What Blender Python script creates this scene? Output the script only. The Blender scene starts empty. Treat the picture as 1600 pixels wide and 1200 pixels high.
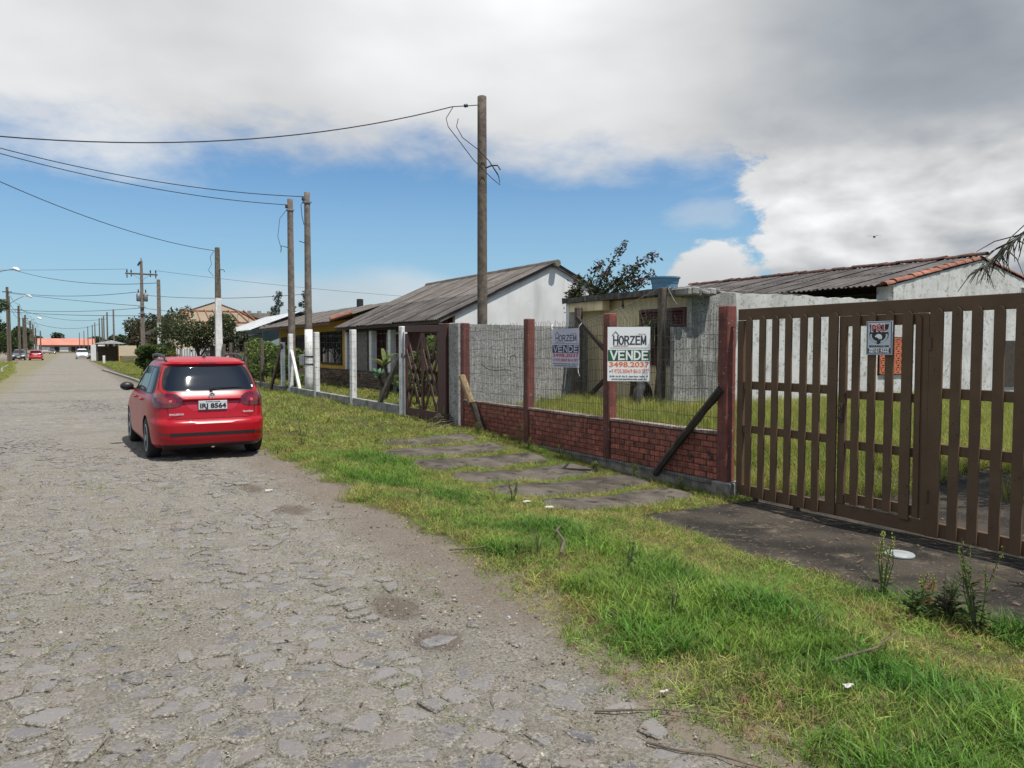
import bpy, bmesh, math, random
import numpy as np
from mathutils import Vector, Matrix, Euler
from mathutils.bvhtree import BVHTree
rng = random.Random(11)
nrg = np.random.default_rng(5)
SC = bpy.context.scene
COL = SC.collection
rad = math.radians

# ------------------------------------------------------------------ camera
cam_data = bpy.data.cameras.new('camera')
cam_data.lens = 27.0
cam_data.sensor_width = 36.0
cam_data.clip_start = 0.05
cam_data.clip_end = 5000
cam = bpy.data.objects.new('camera', cam_data)
COL.objects.link(cam)
cam.location = (0, 0, 1.65)
cam.rotation_euler = (rad(90 - 2.62), 0, rad(-30))
SC.camera = cam

# ------------------------------------------------------------------ light
SUN_DIR = Vector((0.15, -0.42, 1.0)).normalized()
SUN_EL = math.asin(SUN_DIR.z)
SUN_AZ = math.atan2(SUN_DIR.x, SUN_DIR.y)
sun_data = bpy.data.lights.new('sun', 'SUN')
sun_data.energy = 4.2
sun_data.angle = rad(0.55)
sun_data.color = (1.0, 0.955, 0.89)
sun = bpy.data.objects.new('sun', sun_data)
COL.objects.link(sun)
sun.location = (3, -8, 20)
sun.rotation_euler = (-SUN_DIR).to_track_quat('-Z', 'Y').to_euler()

SC.view_settings.view_transform = 'Standard'
SC.view_settings.look = 'None'
SC.view_settings.exposure = 0.35
SC.view_settings.gamma = 1.0
SC.view_settings.use_curve_mapping = False
SC.render.engine = 'CYCLES'
SC.cycles.use_denoising = True
SC.cycles.max_bounces = 6
SC.cycles.transparent_max_bounces = 8

# ------------------------------------------------------------------ node helper
class NT:
    def __init__(s, tree):
        s.t = tree; s.n = tree.nodes; s.l = tree.links
    def node(s, typ, **kw):
        nd = s.n.new(typ)
        for k, v in kw.items():
            setattr(nd, k, v)
        return nd
    def set(s, sock, v):
        if v is None: return
        if isinstance(v, bpy.types.NodeSocket): s.l.new(v, sock)
        else:
            if hasattr(sock, 'default_value') and isinstance(v, (tuple, list)) and len(v) == 3 and sock.type == 'RGBA':
                v = (*v, 1)
            sock.default_value = v
    def math(s, op, a, b=None, c=None, clamp=False):
        nd = s.node('ShaderNodeMath', operation=op, use_clamp=clamp)
        s.set(nd.inputs[0], a); s.set(nd.inputs[1], b)
        if c is not None: s.set(nd.inputs[2], c)
        return nd.outputs[0]
    def vmath(s, op, a, b=None, out=0):
        nd = s.node('ShaderNodeVectorMath', operation=op)
        s.set(nd.inputs[0], a)
        if b is not None: s.set(nd.inputs[1], b)
        return nd.outputs[out]
    def noise(s, vec, scale, detail=4, rough=.55, dist=0, out=0):
        nd = s.node('ShaderNodeTexNoise')
        s.set(nd.inputs['Vector'], vec)
        nd.inputs['Scale'].default_value = scale; nd.inputs['Detail'].default_value = detail
        nd.inputs['Roughness'].default_value = rough; nd.inputs['Distortion'].default_value = dist
        return nd.outputs[out]
    def voro(s, vec, scale, feature='F1', out=0, rand=1.0):
        nd = s.node('ShaderNodeTexVoronoi', feature=feature)
        s.set(nd.inputs['Vector'], vec)
        nd.inputs['Scale'].default_value = scale; nd.inputs['Randomness'].default_value = rand
        return nd.outputs[out]
    def ss(s, v, lo, hi, a=0.0, b=1.0):
        nd = s.node('ShaderNodeMapRange', interpolation_type='SMOOTHSTEP')
        s.set(nd.inputs[0], v); s.set(nd.inputs[1], lo); s.set(nd.inputs[2], hi); s.set(nd.inputs[3], a); s.set(nd.inputs[4], b)
        return nd.outputs[0]
    def mix(s, f, a, b, blend='MIX'):
        nd = s.node('ShaderNodeMix', data_type='RGBA', blend_type=blend)
        s.set(nd.inputs[0], f); s.set(nd.inputs[6], a); s.set(nd.inputs[7], b)
        return nd.outputs[2]
    def mapping(s, vec, scale=(1, 1, 1), rot=(0, 0, 0), loc=(0, 0, 0)):
        nd = s.node('ShaderNodeMapping')
        s.set(nd.inputs[0], vec); nd.inputs['Scale'].default_value = scale
        nd.inputs['Rotation'].default_value = rot; nd.inputs['Location'].default_value = loc
        return nd.outputs[0]
    def pos(s):
        return s.node('ShaderNodeNewGeometry').outputs['Position']
    def bump(s, h, strength=.3, dist=.02, normal=None):
        nd = s.node('ShaderNodeBump')
        nd.inputs['Strength'].default_value = strength; nd.inputs['Distance'].default_value = dist
        s.set(nd.inputs['Height'], h)
        if normal is not None: s.set(nd.inputs['Normal'], normal)
        return nd.outputs[0]

def newmat(name):
    m = bpy.data.materials.new(name)
    m.use_nodes = True
    m.node_tree.nodes.clear()
    t = NT(m.node_tree)
    out = t.node('ShaderNodeOutputMaterial')
    b = t.node('ShaderNodeBsdfPrincipled')
    t.l.new(b.outputs[0], out.inputs[0])
    return m, t, b, out

def pmat(name, c1, c2=None, scale=4, lo=.35, hi=.65, spots=None, streak=None, rough=.8, bump=0, bscale=40, bdist=.01,
         metal=0, rnd=0, spec=.5, coat=0, grain=None, detail=6, chips=None, obj=False):
    """procedural surface: c1/c2 blotches, streak=(colour, amount, scale) vertical weather runs,
    spots=(colour, scale, lo, hi) lichen or dirt patches, chips=(colour, scale, threshold) flaked paint"""
    m, t, b, out = newmat(name)
    if obj: P = t.node('ShaderNodeTexCoord').outputs['Object']
    else: P = t.pos()
    col = c1
    if c2 is not None:
        col = t.mix(t.ss(t.noise(P, scale, detail), lo, hi), c1, c2)
    if streak:
        v = t.mapping(P, (1, 1, .09))
        f = t.ss(t.noise(v, streak[2], 5, .6), .5, .72)
        f = t.math('MULTIPLY', f, streak[1])
        col = t.mix(f, col, streak[0])
    if spots:
        f = t.ss(t.noise(P, spots[1], 6, .7), spots[2], spots[3])
        col = t.mix(f, col, spots[0])
    if chips:
        f = t.ss(t.noise(P, chips[1], 4, .65), chips[2], chips[2] + .03)
        col = t.mix(f, col, chips[0])
    if grain:
        v = t.mapping(P, grain[1])
        f = t.ss(t.noise(v, grain[2], 3, .6), .35, .7)
        col = t.mix(t.math('MULTIPLY', f, .8), col, grain[0])
    if rnd:
        r = t.node('ShaderNodeObjectInfo').outputs['Random']
        hsv = t.node('ShaderNodeHueSaturation')
        t.set(hsv.inputs['Value'], t.math('MULTIPLY_ADD', r, rnd, 1 - rnd / 2))
        t.set(hsv.inputs['Color'], col)
        col = hsv.outputs[0]
    t.set(b.inputs['Base Color'], col)
    b.inputs['Roughness'].default_value = rough
    b.inputs['Metallic'].default_value = metal
    b.inputs['Specular IOR Level'].default_value = spec
    if coat:
        b.inputs['Coat Weight'].default_value = coat; b.inputs['Coat Roughness'].default_value = .04
    if bump:
        t.set(b.inputs['Normal'], t.bump(t.noise(P, bscale, 5, .65), bump, bdist))
    return m

def leafmat(name, c1, c2, scale=3, trans=.35, rnd=.5, c3=None, rough=.55):
    m, t, b, out = newmat(name)
    P = t.pos()
    f = t.ss(t.noise(P, scale, 3), .35, .65)
    col = t.mix(f, c1, c2)
    r = t.node('ShaderNodeObjectInfo').outputs['Random']
    if c3 is not None:
        col = t.mix(t.ss(t.noise(P, scale * 7, 2), .58, .64), col, c3)
    hsv = t.node('ShaderNodeHueSaturation')
    t.set(hsv.inputs['Value'], t.math('MULTIPLY_ADD', r, rnd, 1 - rnd / 2)); t.set(hsv.inputs['Color'], col)
    col = hsv.outputs[0]
    t.set(b.inputs['Base Color'], col); b.inputs['Roughness'].default_value = rough
    b.inputs['Specular IOR Level'].default_value = .3
    tr = t.node('ShaderNodeBsdfTranslucent'); t.set(tr.inputs[0], col)
    mx = t.node('ShaderNodeMixShader'); mx.inputs[0].default_value = trans
    t.l.new(b.outputs[0], mx.inputs[1]); t.l.new(tr.outputs[0], mx.inputs[2]); t.l.new(mx.outputs[0], out.inputs[0])
    return m

# ------------------------------------------------------------------ sky: Nishita plus a cloud deck that lies behind everything
world = bpy.data.worlds.new('World'); SC.world = world; world.use_nodes = True
wt = NT(world.node_tree); wt.n.clear()
wo = wt.node('ShaderNodeOutputWorld'); bg = wt.node('ShaderNodeBackground'); bg.inputs[1].default_value = 0.1
wt.l.new(bg.outputs[0], wo.inputs[0])
sky = wt.node('ShaderNodeTexSky', sky_type='NISHITA')
sky.sun_disc = False; sky.sun_elevation = SUN_EL; sky.sun_rotation = SUN_AZ
sky.air_density = 1.0; sky.dust_density = 0.6; sky.ozone_density = 2.0
D = wt.node('ShaderNodeTexCoord').outputs['Generated']
sx = wt.node('ShaderNodeSeparateXYZ'); wt.l.new(D, sx.inputs[0])
X, Y, Z = sx.outputs
el = wt.math('MULTIPLY', wt.math('ARCSINE', Z), 57.2958)
az = wt.math('MULTIPLY', wt.math('ARCTAN2', X, Y), 57.2958)
Ds = wt.mapping(D, (1, 1, 2.2))
n1 = wt.noise(Ds, 3.2, 9, .56, .15)
n2 = wt.noise(Ds, 9.0, 8, .6, .2)
nlow = wt.noise(Ds, 1.6, 3, .5)
nsoft = wt.noise(Ds, 3.0, 3, .42)
nmid = wt.noise(Ds, 8.0, 4, .5, .1)
nb = wt.math('MULTIPLY_ADD', wt.math('SUBTRACT', n1, .5), 11.0, wt.math('MULTIPLY', wt.math('SUBTRACT', n2, .5), 6.5))
nb = wt.math('MULTIPLY', nb, wt.ss(el, 14.5, 21, 1.0, .25))
# lower edge of the deck: about 13.5 degrees, dropping to the horizon beyond azimuth 47
azn = wt.math('ADD', az, wt.math('MULTIPLY', wt.math('SUBTRACT', n2, .5), 10))
drop = wt.ss(azn, 45.5, 50.5)
drop = wt.math('MULTIPLY', drop, wt.math('SUBTRACT', 1.0, wt.ss(az, 110, 150)))
edge = wt.math('MULTIPLY_ADD', drop, -16.0, 13.7)
dens = wt.ss(wt.math('ADD', wt.math('SUBTRACT', el, edge), nb), -2.2, 3.2)
# opening towards the sun
sd = wt.vmath('DOT_PRODUCT', D, tuple(SUN_DIR), out=1)
dens = wt.math('MULTIPLY', dens, wt.math('SUBTRACT', 1.0, wt.ss(wt.math('ADD', sd, wt.math('MULTIPLY', wt.math('SUBTRACT', n1, .5), .5)), .62, .8)))
# small cumulus above the right-hand roofs
def blob(a0, e0, ra, re):
    da = wt.math('DIVIDE', wt.math('SUBTRACT', az, a0), ra); de = wt.math('DIVIDE', wt.math('SUBTRACT', el, e0), re)
    return wt.math('SUBTRACT', 1.0, wt.math('ADD', wt.math('MULTIPLY', da, da), wt.math('MULTIPLY', de, de)))
cum = wt.ss(wt.math('ADD', blob(44.7, 3.2, 4.0, 4.8), wt.math('MULTIPLY', wt.math('SUBTRACT', n2, .5), 2.6)), .0, .35)
dens = wt.math('MAXIMUM', dens, cum)
wisp = wt.math('MULTIPLY', wt.ss(wt.math('ADD', blob(16.0, 2.5, 15, 3.6), wt.math('MULTIPLY', wt.math('SUBTRACT', n1, .5), 2.4)), .0, 1.1), .62)
dens = wt.math('MAXIMUM', dens, wisp)
wisp2 = wt.math('MULTIPLY', wt.ss(wt.math('ADD', blob(44.0, 9.6, 4.0, 1.5), wt.math('MULTIPLY', wt.math('SUBTRACT', n2, .5), 3.0)), .0, 1.2), .35)
dens = wt.math('MAXIMUM', dens, wisp2)
# cloud brightness: thick (dark base) towards the upper right, bright towers below it
lit = wt.noise(wt.vmath('ADD', Ds, tuple(SUN_DIR * .04)), 8.0, 4, .5, .1)
relief = wt.math('SUBTRACT', nmid, lit)
br = wt.math('MULTIPLY_ADD', wt.math('SUBTRACT', nlow, .5), 2.6, 6.25)
br = wt.math('ADD', br, wt.math('MULTIPLY', relief, wt.math('MULTIPLY_ADD', wt.math('MULTIPLY', drop, wt.ss(el, 10.5, 16.0, 1.0, 0.0)), 7.5, 1.1)))
br = wt.math('ADD', br, wt.math('MULTIPLY', wt.math('SUBTRACT', nsoft, .5), 4.6))
thick = wt.math('MULTIPLY', wt.ss(wt.math('ADD', az, wt.math('MULTIPLY', wt.math('SUBTRACT', nsoft, .5), 8)), 33, 56), wt.ss(wt.math('ADD', el, wt.math('MULTIPLY', wt.math('SUBTRACT', nsoft, .5), 6)), 10.0, 17.0))
thick = wt.math('MULTIPLY', thick, wt.math('SUBTRACT', 1.0, wt.ss(az, 100, 140)))
br = wt.math('SUBTRACT', br, wt.math('MULTIPLY', thick, 2.45))
base = wt.math('MULTIPLY', wt.ss(el, 13.5, 19, 1.0, 0.0), wt.math('SUBTRACT', 1.0, drop))
br = wt.math('SUBTRACT', br, wt.math('MULTIPLY', base, 1.05))
low = wt.math('MULTIPLY', drop, wt.ss(wt.math('ADD', el, wt.math('MULTIPLY', wt.math('SUBTRACT', n1, .5), 8)), 3.5, 7.5, 1.0, 0.0))
br = wt.math('SUBTRACT', br, wt.math('MULTIPLY', low, 1.5))
br = wt.math('ADD', br, wt.math('MULTIPLY', wt.math('MULTIPLY', cum, wt.ss(el, 3.0, 8.0, -.6, 1.0)), .8))
br = wt.math('MAXIMUM', br, 1.8)
tint = wt.mix(wt.ss(br, 2.2, 5.4), (.84, .94, 1.07), (.99, 1.0, 1.01))
ccol = wt.vmath('SCALE', tint); wt.set(ccol.node.inputs['Scale'], br)
skyc = wt.mix(1.0, sky.outputs[0], (.60, .83, .98), 'MULTIPLY')
skyc = wt.mix(wt.ss(el, 0.0, 15.0, .62, 0.0), skyc, (3.0, 4.55, 5.7))
fin = wt.mix(dens, skyc, ccol)
wt.l.new(fin, bg.inputs[0])

# ------------------------------------------------------------------ mesh helpers
class MB:
    def __init__(s): s.v = []; s.f = []; s.mi = []; s.cur = 0
    def add(s, vs, fs, M=None):
        o = len(s.v)
        if M is not None: vs = [M @ Vector(v) for v in vs]
        s.v.extend([tuple(v) for v in vs])
        s.f.extend([tuple(i + o for i in f) for f in fs]); s.mi.extend([s.cur] * len(fs))
        return s
    def box(s, c, d, rot=None, M=None):
        x, y, z = d[0] / 2, d[1] / 2, d[2] / 2
        vs = [(-x, -y, -z), (x, -y, -z), (x, y, -z), (-x, y, -z), (-x, -y, z), (x, -y, z), (x, y, z), (-x, y, z)]
        fs = [(0, 3, 2, 1), (4, 5, 6, 7), (0, 1, 5, 4), (1, 2, 6, 5), (2, 3, 7, 6), (3, 0, 4, 7)]
        T = Matrix.Translation(c)
        if rot is not None: T = T @ Euler(rot).to_matrix().to_4x4()
        if M is not None: T = M @ T
        return s.add(vs, fs, T)
    def bar(s, p0, p1, w, h=None, roll=0):
        h = h or w
        p0 = Vector(p0); p1 = Vector(p1); d = p1 - p0
        q = d.to_track_quat('Z', 'Y').to_matrix().to_4x4()
        T = Matrix.Translation((p0 + p1) / 2) @ q @ Matrix.Rotation(roll, 4, 'Z')
        return s.box((0, 0, 0), (w, h, d.length), M=T)
    def tube(s, pts, r, n=6, cap=True):
        pts = [Vector(p) for p in pts]
        rs = r if isinstance(r, (list, tuple)) else [r] * len(pts)
        vs = []; fs = []
        up = None
        for i, p in enumerate(pts):
            a = pts[max(0, i - 1)]; b = pts[min(len(pts) - 1, i + 1)]
            t = (b - a).normalized() if (b - a).length > 1e-9 else Vector((0, 0, 1))
            if up is None:
                up = Vector((1, 0, 0)) if abs(t.x) < .8 else Vector((0, 1, 0))
            u = (up - t * up.dot(t)).normalized(); w = t.cross(u); up = u
            for k in range(n):
                a_ = 2 * math.pi * k / n
                vs.append(p + (u * math.cos(a_) + w * math.sin(a_)) * rs[i])
        for i in range(len(pts) - 1):
            for k in range(n):
                k2 = (k + 1) % n
                fs.append((i * n + k, i * n + k2, (i + 1) * n + k2, (i + 1) * n + k))
        if cap:
            fs.append(tuple(range(n))[::-1]); fs.append(tuple((len(pts) - 1) * n + k for k in range(n)))
        return s.add(vs, fs)
    def lathe(s, prof, n=16, M=None, cap=True):
        vs = []; fs = []
        for r, z in prof:
            for k in range(n):
                a = 2 * math.pi * k / n
                vs.append((r * math.cos(a), r * math.sin(a), z))
        for i in range(len(prof) - 1):
            for k in range(n):
                k2 = (k + 1) % n
                fs.append((i * n + k, i * n + k2, (i + 1) * n + k2, (i + 1) * n + k))
        if cap:
            fs.append(tuple(range(n))[::-1]); fs.append(tuple((len(prof) - 1) * n + k for k in range(n)))
        return s.add(vs, fs, M)
    def prism(s, poly, d, M=None):
        """poly in local XY, extruded from z=0 to z=d"""
        n = len(poly)
        vs = [(x, y, 0) for x, y in poly] + [(x, y, d) for x, y in poly]
        fs = [tuple(range(n))[::-1], tuple(range(n, 2 * n))] + [(i, (i + 1) % n, n + (i + 1) % n, n + i) for i in range(n)]
        return s.add(vs, fs, M)
    def sheet(s, rows):
        """rows: list of equal-length point lists"""
        m = len(rows[0]); vs = [p for r in rows for p in r]; fs = []
        for i in range(len(rows) - 1):
            for k in range(m - 1):
                fs.append((i * m + k, i * m + k + 1, (i + 1) * m + k + 1, (i + 1) * m + k))
        return s.add(vs, fs)
    def mesh(s, name, mats, smooth=False, bevel=0, fix=False):
        me = bpy.data.meshes.new(name)
        me.from_pydata(s.v, [], s.f)
        if not isinstance(mats, (list, tuple)): mats = [mats]
        for m in mats: me.materials.append(m)
        if len(mats) > 1: me.polygons.foreach_set('material_index', s.mi)
        if bevel or fix:
            bm = bmesh.new(); bm.from_mesh(me)
            if fix: bmesh.ops.recalc_face_normals(bm, faces=bm.faces[:])
            if bevel: bmesh.ops.bevel(bm, geom=bm.edges[:], offset=bevel, segments=1, affect='EDGES', clamp_overlap=True)
            bm.to_mesh(me); bm.free()
        if smooth: me.polygons.foreach_set('use_smooth', [True] * len(me.polygons))
        me.update()
        return me
    def build(s, name, mats, parent=None, smooth=False, bevel=0, fix=False):
        return link(name, s.mesh(name, mats, smooth, bevel, fix), parent)

def link(name, me, parent=None, M=None):
    o = bpy.data.objects.new(name, me); COL.objects.link(o)
    if parent is not None: o.parent = parent
    if M is not None: o.matrix_basis = M
    return o
def tag(o, label=None, cat=None, group=None, kind=None):
    if label: o['label'] = label
    if cat: o['category'] = cat
    if group: o['group'] = group
    if kind: o['kind'] = kind
    return o
def thing(name, label, cat, loc=(0, 0, 0), rz=0, group=None):
    o = bpy.data.objects.new(name, None); COL.objects.link(o)
    o.empty_display_size = .1
    o.location = loc; o.rotation_euler = (0, 0, rz)
    return tag(o, label, cat, group)
def T(x, y, z): return Matrix.Translation((x, y, z))
def RX(a): return Matrix.Rotation(a, 4, 'X')
def RY(a): return Matrix.Rotation(a, 4, 'Y')
def RZ(a): return Matrix.Rotation(a, 4, 'Z')
def copy_tree(o, loc, rz, label=None, scale=None):
    def cp(a, par):
        c = a.copy(); COL.objects.link(c); c.parent = par
        for ch in a.children: cp(ch, c)
        return c
    c = cp(o, None); c.location = loc; c.rotation_euler = (0, 0, rz)
    if scale: c.scale = scale
    if label: c['label'] = label
    return c
def text(name, s, size, mat, parent, M, sx=1.0, bold=0.0, align='CENTER', ext=.0012, fit=None):
    cu = bpy.data.curves.new('lettering', 'FONT')
    cu.body = s; cu.size = size; cu.align_x = align; cu.align_y = 'CENTER'; cu.offset = bold; cu.extrude = ext; cu.resolution_u = 3
    ob = bpy.data.objects.new('lettering', cu)
    me = bpy.data.meshes.new_from_object(ob)
    bpy.data.objects.remove(ob); bpy.data.curves.remove(cu)
    if fit:
        xs = [v.co.x for v in me.vertices]
        w = max(xs) - min(xs); sx = fit / max(w, 1e-6)
    me.transform(M @ Matrix.Diagonal((sx, 1, 1, 1)))
    me.materials.clear(); me.materials.append(mat)
    me.name = name
    return link(name, me, parent)
def smooth_obj(o): o.data.polygons.foreach_set('use_smooth', [True] * len(o.data.polygons))

def ssf(a, b, x):
    t = np.clip((np.asarray(x, float) - a) / (b - a), 0, 1); return t * t * (3 - 2 * t)
_ph = nrg.uniform(0, 6.28, 24); _fr = nrg.normal(0, 1, (24, 2))
def wob(x, y, s=1.0):
    """smooth pseudo noise about -1..1 for laying things out"""
    x = np.asarray(x, float) * s; y = np.asarray(y, float) * s
    r = 0
    for k in range(12): r = r + np.sin(_fr[k, 0] * x * 1.7 + _fr[k, 1] * y * 1.7 + _ph[k])
    return r / 4.0
def terr(x, y):
    z = -0.2 * ssf(2.9, 5.8, x) * (1 - ssf(8.0, 13.8, y))
    z = z + 0.30 * ssf(7.6, 11.5, x) * (1 - ssf(16, 22, y))
    # verge swells slightly above the road where it is grassed
    z = z + .03 * ssf(2.5, 3.0, x) * (1 - ssf(60, 80, y)) + .012 * wob(x, y, .9) * ssf(2.4, 3.2, x)
    return z
def edge_r(y):
    y = np.asarray(y, float)
    e = 2.15 + .55 * ssf(1.0, 7.0, y) + .0 * y
    e = e - .9 * ssf(60, 150, y)
    return e + .09 * wob(y, y * 0 + 3.1, 1.3) + .05 * wob(y * 3, y * 0 + 9, 1.0)
def edge_l(y):
    y = np.asarray(y, float)
    return -2.7 - .9 * ssf(30, 90, y) - 1.6 * ssf(60, 110, y) + .1 * wob(y, y * 0 - 5, .8)

# ------------------------------------------------------------------ materials
def ground_mat():
    m, t, b, out = newmat('earth and turf')
    P = t.pos()
    a = t.mix(t.ss(t.noise(P, 1.3, 6), .4, .62), (.085, .072, .034), (.05, .06, .02))
    a = t.mix(t.ss(t.noise(P, 9, 5, .7), .48, .7), a, (.125, .095, .058))
    sp = t.node('ShaderNodeSeparateXYZ'); t.l.new(P, sp.inputs[0])
    near = t.ss(t.math('ADD', sp.outputs[0], t.math('MULTIPLY', t.math('SUBTRACT', t.noise(P, 2.5, 5), .5), .8)), 2.55, 3.05, 1.0, 0.0)
    a = t.mix(near, a, t.mix(t.noise(P, 30, 5, .7), (.17, .14, .105), (.26, .22, .17)))
    t.set(b.inputs['Base Color'], a); b.inputs['Roughness'].default_value = .95; b.inputs['Specular IOR Level'].default_value = .15
    t.set(b.inputs['Normal'], t.bump(t.noise(P, 45, 6, .7), .8, .03))
    return m
def road_mat():
    m, t, b, out = newmat('gritty worn cobble road')
    P = t.pos()
    sp = t.node('ShaderNodeSeparateXYZ'); t.l.new(P, sp.inputs[0])
    Pw = t.vmath('ADD', P, t.vmath('SCALE', t.noise(P, 6, 3, out=1)))
    Pw.node.inputs[1].links[0].from_node.inputs['Scale'].default_value = .06
    big = t.noise(P, .8, 5)
    grit = t.noise(P, 60, 6, .75)
    fine = t.noise(P, 160, 4, .8)
    c = t.mix(t.ss(grit, .35, .65), (.085, .074, .058), (.32, .296, .25))
    c = t.mix(t.ss(fine, .5, .72), c, (.43, .40, .34))
    # faded stone faces standing level with the grit
    vc = t.voro(Pw, 5.2, out=1); ved = t.voro(Pw, 5.2, 'DISTANCE_TO_EDGE')
    sep = t.node('ShaderNodeSeparateColor'); t.l.new(vc, sep.inputs[0])
    stone = t.mix(sep.outputs[0], (.15, .142, .138), (.31, .29, .265))
    stone = t.mix(t.ss(t.noise(P, 90, 5, .7), .45, .7), stone, (.24, .22, .195))
    show = t.math('MULTIPLY', t.ss(ved, .03, .10), t.ss(t.math('ADD', sep.outputs[1], t.math('SUBTRACT', big, .5)), .35, .6))
    far = t.ss(sp.outputs[1], 9, 22)
    show = t.math('MULTIPLY', show, t.math('MULTIPLY_ADD', far, .55, .25))
    c = t.mix(show, c, stone)
    # moss and dry grass in patches
    mo = t.math('MULTIPLY', t.ss(t.noise(P, 1.7, 6, .65), .55, .72), t.ss(t.noise(P, 40, 4, .7), .42, .6))
    c = t.mix(t.math('MULTIPLY', mo, .75), c, (.175, .15, .06))
    # brown sand drift along the right edge
    d = t.ss(t.math('ADD', sp.outputs[0], t.math('MULTIPLY', t.math('SUBTRACT', t.noise(P, 1.1, 5), .5), 1.3)), 1.95, 2.5)
    c = t.mix(t.math('MULTIPLY', d, .85), c, t.mix(t.ss(grit, .3, .7), (.135, .105, .08), (.215, .175, .14)))
    dl = t.ss(t.math('ADD', sp.outputs[0], t.math('MULTIPLY', t.math('SUBTRACT', t.noise(P, 1.1, 5), .5), 1.6)), -1.5, -2.7)
    c = t.mix(t.math('MULTIPLY', dl, .75), c, t.mix(t.ss(grit, .3, .7), (.12, .11, .045), (.26, .235, .11)))
    # damp hollows on the sandy edge
    for (hx, hy, rx, ry) in ((1.8, 4.62, .16, .3), (1.8, 3.97, .15, .19), (1.86, 9.45, .14, .35), (1.95, 7.9, .2, .3)):
        q = t.vmath('MULTIPLY', t.vmath('SUBTRACT', P, (hx, hy, 0)), (1 / rx, 1 / ry, 0))
        ln = t.math('ADD', t.vmath('LENGTH', q, out=1), t.math('MULTIPLY', t.math('SUBTRACT', t.noise(P, 9, 4), .5), .9))
        c = t.mix(t.ss(ln, .6, 1.15, .75, 0), c, (.10, .075, .058))
    mid = t.ss(t.noise(t.mapping(P, (1, .6, 1)), 3.2, 6, .7), .38, .66)
    c = t.mix(t.math('MULTIPLY', mid, .30), c, (.17, .15, .115))
    # slightly darker bands across the street further off
    bd = t.ss(t.noise(t.mapping(P, (.12, .55, 1)), .5, 4), .52, .68)
    c = t.mix(t.math('MULTIPLY', t.math('MULTIPLY', bd, far), .55), c, (.13, .115, .095))
    t.set(b.inputs['Base Color'], c); b.inputs['Roughness'].default_value = .92; b.inputs['Specular IOR Level'].default_value = .2
    h = t.math('ADD', t.math('MULTIPLY', grit, .7), t.math('MULTIPLY', fine, .4))
    h = t.math('ADD', h, t.math('MULTIPLY', show, .5))
    t.set(b.inputs['Normal'], t.bump(h, .9, .018))
    return m
def stone_mat():
    m, t, b, out = newmat('basalt paving stone')
    P = t.pos()
    r = t.node('ShaderNodeObjectInfo').outputs['Random']
    at = t.node('ShaderNodeAttribute'); at.attribute_name = 'shade'
    s = t.math('FRACT', t.math('ADD', r, at.outputs['Fac']))
    c = t.mix(s, (.105, .102, .108), (.225, .213, .204))
    c = t.mix(t.ss(t.math('FRACT', t.math('MULTIPLY', s, 7.3)), .6, .9), c, (.19, .165, .15))
    c = t.mix(t.ss(t.noise(P, 30, 6, .7), .45, .7), c, (.22, .2, .178))
    dirt = t.mix(t.ss(t.noise(P, 60, 6, .75), .35, .65), (.085, .074, .058), (.32, .296, .25))
    core = t.node('ShaderNodeAttribute'); core.attribute_name = 'core'
    c = t.mix(t.ss(t.math('ADD', t.noise(P, 9, 7, .78), t.math('MULTIPLY_ADD', core.outputs['Fac'], -.24, .225)), .47, .60), c, dirt)
    c = t.mix(t.ss(t.noise(P, 120, 3, .7), .57, .75), c, (.33, .31, .275))
    t.set(b.inputs['Base Color'], c); b.inputs['Roughness'].default_value = .85; b.inputs['Specular IOR Level'].default_value = .25
    t.set(b.inputs['Normal'], t.bump(t.noise(P, 55, 6, .75), .7, .012))
    return m
M_ = {}
M_['ground'] = ground_mat(); M_['road'] = road_mat(); M_['stone'] = stone_mat()
M_['pebble'] = pmat('road grit', (.14, .122, .098), (.30, .27, .22), 12, rnd=.9, rough=.9)
M_['drive'] = pmat('blackened driveway concrete', (.021, .018, .014), (.062, .051, .039), 1.5, .40, .66, spots=((.15, .122, .09), 2.4, .52, .72), chips=((.15, .125, .10), 30, .63), streak=None, rough=.85, bump=.9, bscale=40, bdist=.02, spec=.25)
M_['slab'] = pmat('lichen dark cast slab', (.074, .062, .05), (.15, .13, .106), 2.2, .35, .65, spots=((.034, .028, .022), 3.5, .5, .66), chips=((.19, .165, .135), 30, .64), rough=.95, bump=1.0, bscale=45, bdist=.025, spec=.2)
M_['kerb'] = pmat('old kerb concrete', (.30, .29, .26), (.17, .16, .14), 4, spots=((.07, .065, .055), 6, .55, .75), rough=.9, bump=.4)
M_['concrete'] = pmat('weathered grey concrete', (.22, .205, .18), (.12, .11, .095), 7, spots=((.05, .047, .04), 11, .56, .72), rough=.92, bump=.6, bscale=50)
M_['pole'] = pmat('brown grey pole concrete', (.155, .125, .095), (.085, .068, .05), 9, spots=((.26, .23, .19), 16, .6, .72), rough=.93, bump=.7, bscale=35, bdist=.02)
M_['pole_grey'] = pmat('grey pole concrete', (.20, .168, .138), (.125, .102, .082), 6, rough=.92, bump=.4)
M_['pole_wood'] = pmat('old timber pole', (.19, .11, .055), (.10, .06, .035), 5, rough=.9, bump=.3)
M_['white'] = pmat('weathered white paint', (.76, .75, .72), (.62, .61, .58), 5, streak=((.2, .195, .18), .5, 9), chips=((.16, .15, .13), 14, .63), rough=.8, bump=.3)
M_['plaster'] = pmat('stained white plaster', (.70, .70, .675), (.60, .595, .57), .9, streak=((.24, .235, .22), .32, 2.6), spots=((.22, .215, .2), 2.6, .62, .78), rough=.88, bump=.25, bscale=25)
M_['stucco'] = pmat('rough mould stained stucco', (.40, .395, .365), (.25, .245, .225), 3.2, .3, .6, streak=((.035, .034, .03), .85, 5), spots=((.055, .053, .046), 22, .53, .62), rough=.95, bump=1.0, bscale=60, bdist=.03)
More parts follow.
